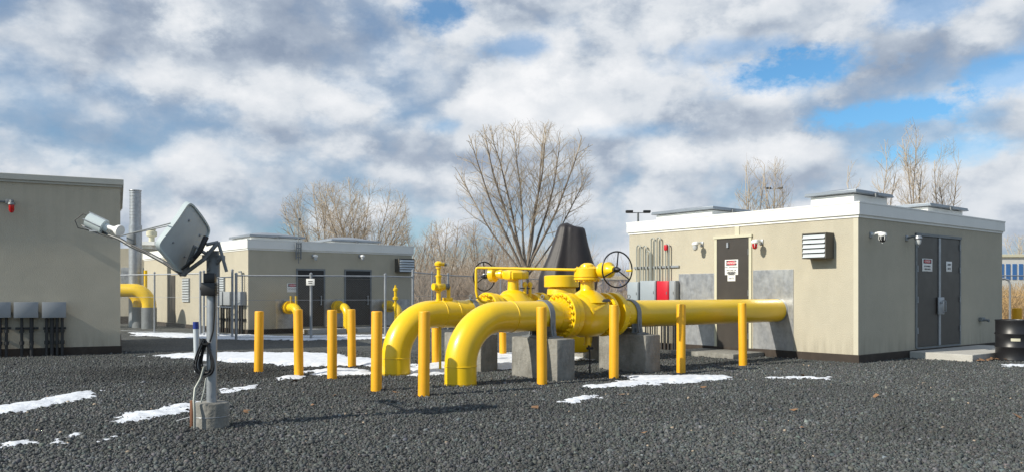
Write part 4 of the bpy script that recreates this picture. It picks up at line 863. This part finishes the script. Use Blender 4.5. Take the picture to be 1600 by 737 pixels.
# ---- small yellow bends
SMF = [(455, 'small yellow pipe bend left of the dark door, behind the second bollard', 484), (531, 'small yellow pipe bend between the two dark doors', 481), (610, 'small yellow pipe bend right of the two dark doors', 482)]
for px, lb, yc in SMF:
    r = .16; z = .93; x = mx_(px-8)+.0; T = thing('small_gas_pipe', lb, 'pipe', MBF.W(x, 0, 0), MBF.rz, 'small yellow bends on the middle building')
    b = nb(); y1 = -1.0; br = .36; pts = [(0, .0, z), (0, y1+br, z)]
    for k in range(1, 9): q = PI/2*k/9; pts.append((0, y1+br-math.sin(q)*br, z-br+math.cos(q)*br))
    pts += [(0, y1, z-br), (0, y1, -.05)]; tube(b, pts, r, 24); obj('bend', b, 'yellow', T, ang=50)
    for yq in (-.16, -.30): b = nb(); cyl(b, (0, yq, z), (0, yq-.05, z), r+.075, 24); obj('flange', b, 'yellow', T)
T = thing('relief_valve', 'thin yellow vent riser by the right end of the middle building', 'valve', pt(618, 26.0))
zb_, zt = 0, EYE+(HY-447)/F*26
b = nb(); cyl(b, (0, 0, 0), (0, 0, zt), .038, 12); lathe(b, (0, 0, zt-.45), (0, 0, 1), [(0, .05), (.02, .09), (.10, .09), (.12, .05), (.3, .05), (.32, .08), (.38, .08), (.42, .03), (.5, .03)], 12); obj('riser', b, 'yellow', T)
sb = bpy.data.objects['small_gas_pipe']
for dxs in (-.04, .16): b = nb(); cyl(b, (dxs*.5, -.50-dxs, 1.0), (dxs*.5, -.50-dxs, 1.34), .045, 12); obj('stub', b, 'band', sb)

# ------------------------------------------------------------ far left building, stack and pipe
b3 = thing('utility_building', 'shaded grey building seen in the gap between the left and middle buildings', 'building', pt(236, 38), R(8))
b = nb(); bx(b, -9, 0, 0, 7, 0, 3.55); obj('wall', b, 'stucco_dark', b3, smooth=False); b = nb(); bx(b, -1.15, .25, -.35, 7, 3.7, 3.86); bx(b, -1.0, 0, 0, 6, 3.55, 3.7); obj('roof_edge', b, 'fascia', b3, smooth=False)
b = nb(); bx(b, -1.35, -.35, -.02, .01, 1.9, 2.65); obj('steel_plate', b, 'plate', b3, smooth=False); b = nb(); bx(b, -9, 0, -.02, .005, 0, .35); obj('plinth', b, 'plinth', b3, smooth=False)
T = thing('exhaust_stack', 'tall round galvanised stack rising behind the left building', 'chimney', pt(211.5, 34)+Vector((0, 0, 0)))
zt = EYE+(HY-297)/F*34; z2 = EYE+(HY-352)/F*34
b = nb(); cyl(b, (0, 0, 0), (0, 0, zt-.02), .225, 28)
for k in range(9): ring(b, (0, 0, z2+.3+k*(zt-z2-.3)/9), (0, 0, 1), .228, .010, 28, 6)
obj('stack_pipe', b, 'galv', T); b = nb(); cyl(b, (0, 0, 0), (0, 0, z2), .26, 28); obj('stack_base', b, 'galv', T); b = nb(); ring(b, (0, 0, zt-.03), (0, 0, 1), .232, .022, 28, 8); obj('stack_rim', b, 'galv', T)
p = pt(225, 37.5); T = thing('roof_cowl', 'small pale round vent cowl on the far shaded roof', 'vent', (p.x, p.y+.8, 3.86))
b = nb(); lathe(b, (0, 0, 0), (0, 0, 1), [(0, .13), (.25, .13)], 16); obj('pipe', b, 'trim', T); b = nb(); lathe(b, (0, 0, .25), (0, 0, 1), [(0, .16), (.05, .24), (.25, .24), (.30, .16), (.36, .2), (.42, .05)], 18); obj('cap', b, 'trim', T)
for i, (px, Y, lb) in enumerate(((224, 32.5, 'yellow pipe bend in the gap beside the left building, right of a pair'), (209, 33.4, 'yellow pipe bend in the gap beside the left building, left of a pair'))):
    p = pt(px+9, Y); T = thing('gas_pipe', lb, 'pipe', p, 0, 'large yellow gas pipes')
    zc = EYE+(HY-453)/F*Y; br = .62; b = nb(); pts = [(0, 0, .8), (0, 0, zc-br)]
    for k in range(1, 12): q = PI/2*k/12; pts.append((-br+math.cos(q)*br, 0, zc-br+math.sin(q)*br))
    pts += [(-br, 0, zc), (-4.6, 0, zc)]; tube(b, pts, .27 if i == 0 else .26, 32); obj('bend', b, 'yellow', T, ang=50)
    b = nb(); cyl(b, (0, 0, -.05), (0, 0, .86), .29, 32); obj('grey_sleeve', b, 'galv_dull', T)
b = nb(); cyl(b, (0, 0, 0), (0, 0, EYE+(HY-421)/F*33), .07, 12); tag(obj('vent_riser', b, 'yellow', None, pt(227.5, 33.8)), 'thin yellow vertical riser behind the yellow bends at the left', 'pipe')

# ------------------------------------------------------------ chain link fence
def fence(pts, h, label, rails=(0.0, ), name='chain_link_fence', spacing=2.9, wire=.05, posts_at=None):
    T = thing(name, label, 'fence', pts[0], 0, 'chain link fences'); o = pts[0]; mesh = []; faces = []
    for i in range(len(pts)-1):
        a, c = pts[i]-o, pts[i+1]-o; d = (c-a); Ln = d.length; u = d/Ln; n = max(1, round(Ln/spacing)); nv = Vector((-u.y, u.x, 0))
        for k in range(n+(1 if i == len(pts)-2 else 0)):
            q = a+u*(Ln*k/n); b = nb(); r = .042 if k in (0, n) else .03
            cyl(b, q+Vector((0, 0, -.05)), q+Vector((0, 0, h+.04)), r, 12); lathe(b, q+Vector((0, 0, h+.04)), (0, 0, 1), [(0, r+.008), (.03, r+.008), (.06, .01)], 12); obj('post', b, 'galv', T)
        for zr, rr in ((h, .021), (h*.62, .005), (.08, .006)): rb2 = nb(); cyl(rb2, a+Vector((0, 0, zr)), c+Vector((0, 0, zr)), rr, 8); obj('rail', rb2, 'galv', T)
        s = .075*1.0; m_ = int((Ln+h)/s)
        for sgn in (1, -1):
            for k in range(m_):
                t0 = -h+k*s; A0, A1 = t0, t0+h; z0, z1 = 0.06, h
                if A0 < 0: z0 = .06+(-A0); A0 = 0
                if A1 > Ln: z1 = h-(A1-Ln); A1 = Ln
                if z1-z0 < .02: continue
                if sgn < 0: p0, p1 = a+u*(Ln-A0), a+u*(Ln-A1)
                else: p0, p1 = a+u*A0, a+u*A1
                p0 = p0+Vector((0, 0, z0)); p1 = p1+Vector((0, 0, z1)); w = Vector((0, 0, .0017))*1; off = nv*(.028+.002*sgn)
                bi = len(mesh); mesh += [p0-w+off, p0+w+off, p1+w+off, p1-w+off, p0+off+nv*.003, p1+off+nv*.003]; faces += [(bi, bi+1, bi+2, bi+3), (bi+1, bi+4, bi+5, bi+2), (bi, bi+3, bi+5, bi+4)]
    me = bpy.data.meshes.new('wire_mesh'); me.from_pydata([tuple(v) for v in mesh], [], faces); link('wire_mesh', me, 'galv_dull', T)
    return T
def fp(px, Y): return pt(px, Y)
fence([fp(176, 29.5), fp(313, 27.0)], EYE+(HY-427)/F*27, 'chain link fence left of the dish pole')
fence([fp(369, 24.6), fp(486, 24.8), fp(602, 25.6), fp(645, 26.8)], 1.98, 'chain link fence crossing in front of the two dark doors', spacing=3.2)
fence([fp(645, 27.2), fp(700, 32), fp(815, 40), fp(1000, 44)], 2.15, 'distant stretch of chain link fence behind the pipework', spacing=3.0)
T = thing('fence_gate', 'narrow chain link gate between posts beside the dish pole', 'gate', fp(318, 26.9))
g0 = fp(318, 26.9); 
for px, Y, h in ((318.5, 26.8, 2.15), (341, 26.2, 2.0), (363, 25.4, 2.15)):
    b = nb(); q = fp(px, Y)-g0; cyl(b, q+Vector((0, 0, -.05)), q+Vector((0, 0, h)), .038, 12); lathe(b, q+Vector((0, 0, h)), (0, 0, 1), [(0, .045), (.03, .045), (.06, .01)], 12); obj('post', b, 'galv', T)
for z in (.12, 1.0, 1.95): b = nb(); cyl(b, fp(319, 26.8)-g0+Vector((0, 0, z)), fp(362, 25.4)-g0+Vector((0, 0, z)), .018, 8); obj('gate_rail', b, 'galv', T)
b = nb(); bx(b, -.13, .13, -.008, 0, -.10, .10, .002); p = fp(485, 24.7); T = obj('fence_sign', b, 'white', None, (p.x, p.y, EYE+(HY-440)/F*24.7)); tag(T, 'small white sign wired to the fence post before the left dark door', 'sign')
b = nb(); bx(b, -.07, .07, -.0095, -.0085, .01, .035); bx(b, -.06, .06, -.0095, -.0085, -.045, -.02); obj('marks', b, 'ink', T, smooth=False)
fence([RB.W(LX+2.5, 6.5), RB.W(LX+14, 2.0)], 2.1, 'chain link fence beyond the right building')
# curved lamp pipe and yellow drum behind
b = nb(); q = pt(1578, 27); tube(b, [(0, 0, 0), (0, 0, 1.75), (-.05, 0, 1.88), (-.2, 0, 1.93), (-.45, 0, 1.92)], .035, 8); tag(obj('hooked_pole', b, 'galv', None, q), 'pale hooked pole beyond the black drum', 'pole')

# ------------------------------------------------------------ drums
def drum(p, label, m, h=.90, r=.31):
    T = thing('steel_drum', label, 'drum', p); b = nb(); pr = [(0, r-.012), (.0, r), (.02, r+.008), (.04, r)]
    for zc in (h*.34, h*.66): pr += [(zc-.03, r), (zc-.012, r+.014), (zc+.012, r+.014), (zc+.03, r)]
    pr += [(h-.04, r), (h-.02, r+.008), (h, r+.004), (h, r-.014), (h-.015, r-.02), (h-.016, .01)]; lathe(b, (0, 0, 0), (0, 0, 1), pr, 40); obj('body', b, m, T, ang=50)
    b = nb(); cyl(b, (r*.5, 0, h-.017), (r*.5, 0, h-.002), .035, 12); cyl(b, (-r*.6, 0, h-.017), (-r*.6, 0, h-.005), .018, 10); obj('bung', b, 'galv_dull', T); return T
drum((pt(1584, 17.2).x, 17.2, 0), 'black steel drum standing at the right end of the building', 'black', .88, .345)
T = bpy.data.objects['steel_drum']
b = nb(); n = 10; a0 = 4.0
for i in range(n):
    A_, B_ = a0+.05*i, a0+.05*(i+1); v = [b.verts.new((math.cos(q)*.349, math.sin(q)*.349, z)) for q, z in ((A_, .43), (B_, .43), (B_, .49), (A_, .49))]; b.faces.new(v)
obj('label_strip', b, 'trim', T, smooth=False)
p = pt(1589, 23); b = nb(); lathe(b, (0, 0, 0), (0, 0, 1), [(0, .13), (1.0, .13), (1.02, .11)], 16); tag(obj('yellow_post', b, 'bollard', None, p), 'short wide yellow post behind the black drum', 'post')
# dead leaves along pad
b = nb()
for i in range(75):
    q = RB.W(2.1+random.random()*3.2, -1.38-abs(random.gauss(0, .12)), .03+random.random()*.03) if i < 58 else Vector((random.uniform(-4, 7), random.uniform(8, 14), .03)); s = random.uniform(.035, .075)
    a = random.random()*6; u = Vector((math.cos(a), math.sin(a), random.uniform(-.4, .4)))*s; w = Vector((-math.sin(a), math.cos(a), random.uniform(-.3, .5)))*s*.7
    v = [b.verts.new(q+u), b.verts.new(q+w), b.verts.new(q-u+Vector((0, 0, .015))), b.verts.new(q-w)]; b.faces.new((v[0], v[1], v[2])); b.faces.new((v[0], v[2], v[3]))
tag(obj('fallen_leaves', b, 'leaf', smooth=False), 'brown dead leaves blown against the concrete pad', 'leaves', kind='stuff')

# ------------------------------------------------------------ poles and far buildings
def lamp_pole(px, Y, ytop, label, double=True):
    z = EYE+(HY-ytop)/F*Y; T = thing('light_pole', label, 'light pole', pt(px, Y)); b = nb(); cyl(b, (0, 0, 0), (0, 0, z), .09, 10, .06); obj('pole', b, 'galv_dull', T)
    b = nb(); 
    for s in ((-1, 1) if double else (1,)): bx(b, min(0, s*.75), max(0, s*.75), -.02, .02, z-.05, z); 
    obj('arm', b, 'galv_dull', T)
    for s in ((-1, 1) if double else (1,)): b = nb(); bx(b, s*.55-.22, s*.55+.22, -.15, .15, z-.02, z+.12, .02); obj('lamp_head', b, 'conduit_dark', T)
lamp_pole(1210, 75, 295, 'double headed light pole above the roof of the right building')
lamp_pole(997, 50, 332, 'small flood light pole left of the right building', True)
def far_building(px0, px1, Y, ytop, ybot, label, n, wall='farwhite', win='farblue', fr=(.35, .75)):
    x0, x1 = pt(px0, Y).x, pt(px1, Y).x; z = EYE+(HY-ytop)/F*Y; T = thing('distant_building', label, 'building', (x0, Y, 0)); w = x1-x0
    b = nb(); bx(b, 0, w, 0, 8, 0, z-.3); obj('wall', b, wall, T, smooth=False); b = nb(); bx(b, -.2, w+.2, -.2, 8.2, z-.3, z, .03); obj('roof', b, 'reed' if False else 'trim', T, smooth=False)
    for k in range(n):
        a = w*(k+.18)/n; c = w*(k+.82)/n; b = nb(); bx(b, a, c, -.06, .02, z*fr[0], z*fr[1]); obj('window', b, win, T, smooth=False)
    return T
far_building(1560, 1700, 85, 397, 0, 'white building with blue windows at the far right edge', 14, fr=(.52, .82))
far_building(934, 1010, 70, 431, 0, 'low white and blue building seen through the front handwheel', 3, fr=(.55, .88))

# ------------------------------------------------------------ trees
class Twigs:
    def __init__(s): s.v = []; s.f = []
    def seg(s, p, q, r0, r1, n):
        d = (q-p); a, c = frame_of(d); i = len(s.v)
        for pp, r in ((p, r0), (q, r1)):
            for k in range(n): t = 2*PI*k/n; s.v.append(tuple(pp+(a*math.cos(t)+c*math.sin(t))*r))
        for k in range(n): s.f.append((i+k, i+(k+1) % n, i+n+(k+1) % n, i+n+k))
    def build(s, name, m, par=None, smooth=True):
        me = bpy.data.meshes.new(name); me.from_pydata(s.v, [], s.f)
        if smooth: me.polygons.foreach_set('use_smooth', [True]*len(s.f))
        return link(name, me, m, par)
def limb(Q, p, d, L, r, lv, rnd, env, P):
    """one bent limb that tapers and throws side shoots, kept inside the crown's outline"""
    n = max(2, int(L/P['seg'][lv])); step = L/n; r_end = P['rend'][lv]; side = rnd.random()*2*PI; wob = P['wob'][lv]
    for i in range(n):
        d = (d+Vector((rnd.gauss(0, wob), rnd.gauss(0, wob), rnd.gauss(0, wob)*.4+P['up']*(.03+.03*i/n if lv == 0 else .07)))).normalized()
        q = p+d*step; t = (i+1)/n; r0 = r+(r_end-r)*(i/n); r1 = r+(r_end-r)*t
        e = abs((q.x-env[0])/env[2])**2.3+abs(q.y/env[3])**2.3+abs((q.z-env[1])/(env[4] if q.z > env[1] else env[5]))**2.3
        if e > 1.08+rnd.gauss(0, .09): return
        (Q[0] if r0 > .03 else Q[1]).seg(p, q, r0, r1, 7 if r0 > .06 else (4 if r0 > .012 else 3)); p = q
        if lv < P['lv'] and t > P['start'][lv]:
            for _ in range(P['n'][lv]):
                if rnd.random() > P['prob'][lv]: continue
                side += 2.4+rnd.gauss(0, .5); a, c = frame_of(d); sp = rnd.uniform(*P['ang'])
                nd_ = (d*math.cos(sp)+(a*math.cos(side)+c*math.sin(side))*math.sin(sp)).normalized()
                limb(Q, p, nd_, P['len'][lv]*(1.15-.55*t)*rnd.uniform(.6, 1.25), min(r1*.75, P['rs'][lv]), lv+1, rnd, env, P)
def tree(name, label, px, Y, ytop, width, stems, seed, fork=1.0, r=.10, group=None, tm='twig', dense=1.0, ybot=None, thin=1.0, up=.5, fine=1.0, trunk=True, leanf=1.0):
    rnd = random.Random(seed); base = pt(px, Y); H = EYE+(HY-ytop)/F*Y; W = width/F*Y/2; T = thing(name, label, 'tree', base, 0, group)
    tw = Twigs(); big = Twigs(); Q = (big, tw); zc = fork+(H-fork)*.64
    env = (0, zc, W, W*.85, H-zc, (H-fork)*.95)
    P = dict(seg=(.45, .30, .20, .14), rend=(.014*thin, .007*thin, .0045*thin, .0035*thin), wob=(.038, .10, .14, .18), lv=3, start=(.22, .15, .1), n=(2, 1, 1), prob=(.66*dense, .85*dense, .85*dense*fine),
             ang=(.35, .95), len=((H-fork)*.27, (H-fork)*.13, (H-fork)*.065), rs=(.026*thin, .010*thin, .0055*thin), up=up)
    if trunk: big.seg(Vector((0, 0, -.1)), Vector((0, 0, fork*.5)), r*2.0, r*1.7, 12); big.seg(Vector((0, 0, fork*.5)), Vector((0, 0, fork)), r*1.7, r*1.5, 12)
    for k in range(stems):
        u = (k+.5)/stems*2-1; lean = math.atan2(W*1.12*u*leanf, (H-fork)*.80)*rnd.uniform(.93, 1.07); yv = leanf*rnd.uniform(-.5, .5)*W/(H-fork)*.8
        d = Vector((math.sin(lean)*1.12, yv, math.cos(lean))).normalized(); z0 = fork*(1-.35*rnd.random()) if trunk else 0
        limb(Q, Vector((u*(.05 if trunk else .4), 0, z0)), d, (H-z0)*1.08, r*rnd.uniform(.7, 1.0)*(.8 if abs(u) > .7 else 1), 0, rnd, env, P)
    big.build('trunk', 'bark', T); tw.build('crown', tm, T, False)
    return T
tree('bare_tree', 'large bare tree with fanning limbs rising behind the yellow valves', 822, 46, 192, 218, 10, 12, 3.0, .10, dense=1.2, thin=.95, up=.35)
G1 = 'bare trees behind the fences'
tree('bare_tree', 'leafless pale tree over the middle building, left of a pair', 508, 62, 284, 140, 12, 3, 1.6, .07, G1, dense=1.25, thin=.95, up=.1, leanf=1.25)
tree('bare_tree', 'leafless pale tree over the middle building, right of a pair', 566, 60, 278, 150, 12, 4, 1.6, .07, G1, dense=1.25, thin=.95, up=.1, leanf=1.25)
for i, (px, Y, yt, w, st_, sd, lb) in enumerate(((655, 72, 348, 80, 5, 21, 'low bare tree just right of the middle building'), (697, 68, 342, 90, 5, 22, 'bare brown tree between the middle building and the largest tree'), (752, 75, 346, 100, 7, 23, 'bare brown tree left of the largest tree'),
     (880, 80, 376, 90, 7, 24, 'low bare tree behind the black tarp'), (795, 82, 366, 90, 7, 25, 'low bare tree behind the foot of the largest tree'), (622, 78, 372, 80, 6, 26, 'low bare tree behind the right end of the middle building'))):
    tree('bare_tree', lb, px, Y, yt, w, st_, sd, .8, .075, G1, 'twig' if i % 2 else 'brush', 1.15, thin=1.15)
G2 = 'tall thin bare trees beyond the right building'
for i, (px, Y, yt, w, st_, sd, lb) in enumerate(((1175, 58, 246, 52, 4, 31, 'slim bare tree left of the double headed light pole'), (1214, 58, 246, 56, 4, 32, 'slim bare tree behind the double headed light pole'), (1333, 62, 248, 26, 2, 33, 'thin bare tree rising above the front roof hatch'),
     (1384, 60, 222, 46, 3, 34, 'slim bare tree left of the tallest one at the right'), (1425, 60, 188, 50, 3, 35, 'tallest slim bare tree beyond the right building'), (1452, 62, 200, 52, 3, 36, 'slim bare tree just right of the tallest one'), (1479, 62, 212, 44, 3, 37, 'slim bare tree at the right of the row'), (1592, 90, 366, 70, 6, 38, 'bushy bare tree above the far right building'))):
    tree('bare_tree', lb, px, Y, yt, w, st_, sd, 1.5, .07, G2, dense=.95, thin=1.0, up=.8, leanf=.45)
def thicket(px0, px1, Y0_, Y1_, h0, h1, n, m, label, seed, name='brush_thicket'):
    rnd = random.Random(seed); tw = Twigs()
    for i in range(n):
        Y = rnd.uniform(Y0_, Y1_); px = rnd.uniform(px0, px1); p = pt(px, Y); H = rnd.uniform(h0, h1)
        for s in range(rnd.randint(5, 9)):
            d = Vector((rnd.gauss(0, .35), rnd.gauss(0, .3), 1)).normalized(); q = p; L_ = H*rnd.uniform(.6, 1.1)/4; r = .02
            for k in range(4):
                d = (d+Vector((rnd.gauss(0, .18), rnd.gauss(0, .18), .05))).normalized(); q2 = q+d*L_; tw.seg(q, q2, r, r*.75, 3); r *= .75
                for e in range(2):
                    dd = (d+Vector((rnd.gauss(0, .6), rnd.gauss(0, .5), .2))).normalized(); tw.seg(q2, q2+dd*L_*rnd.uniform(.5, 1.1), .009, .005, 3)
                q = q2
    o = tw.build(name, m, None, False); tag(o, label, 'brush', kind='stuff')
thicket(630, 1010, 55, 85, 2.2, 4.2, 330, 'brush', 'tangled reddish brown brush filling the ground behind the fence', 5)
thicket(640, 900, 70, 95, 4.0, 6.5, 180, 'twig', 'taller pale leafless scrub behind the reddish brush', 6, 'scrub_thicket')
thicket(1555, 1660, 34, 60, 1.0, 1.9, 260, 'reed', 'dry tan reeds beyond the fence at the right edge', 8, 'dry_reeds')
thicket(640, 1010, 40, 54, .25, .6, 500, 'reed', 'dry tan grass along the far fence', 9, 'dry_grass')
# far tree line so the horizon is closed
thicket(-900, 2600, 170, 240, 4, 9, 700, 'brush', 'distant brown tree line along the horizon', 10, 'far_tree_line')
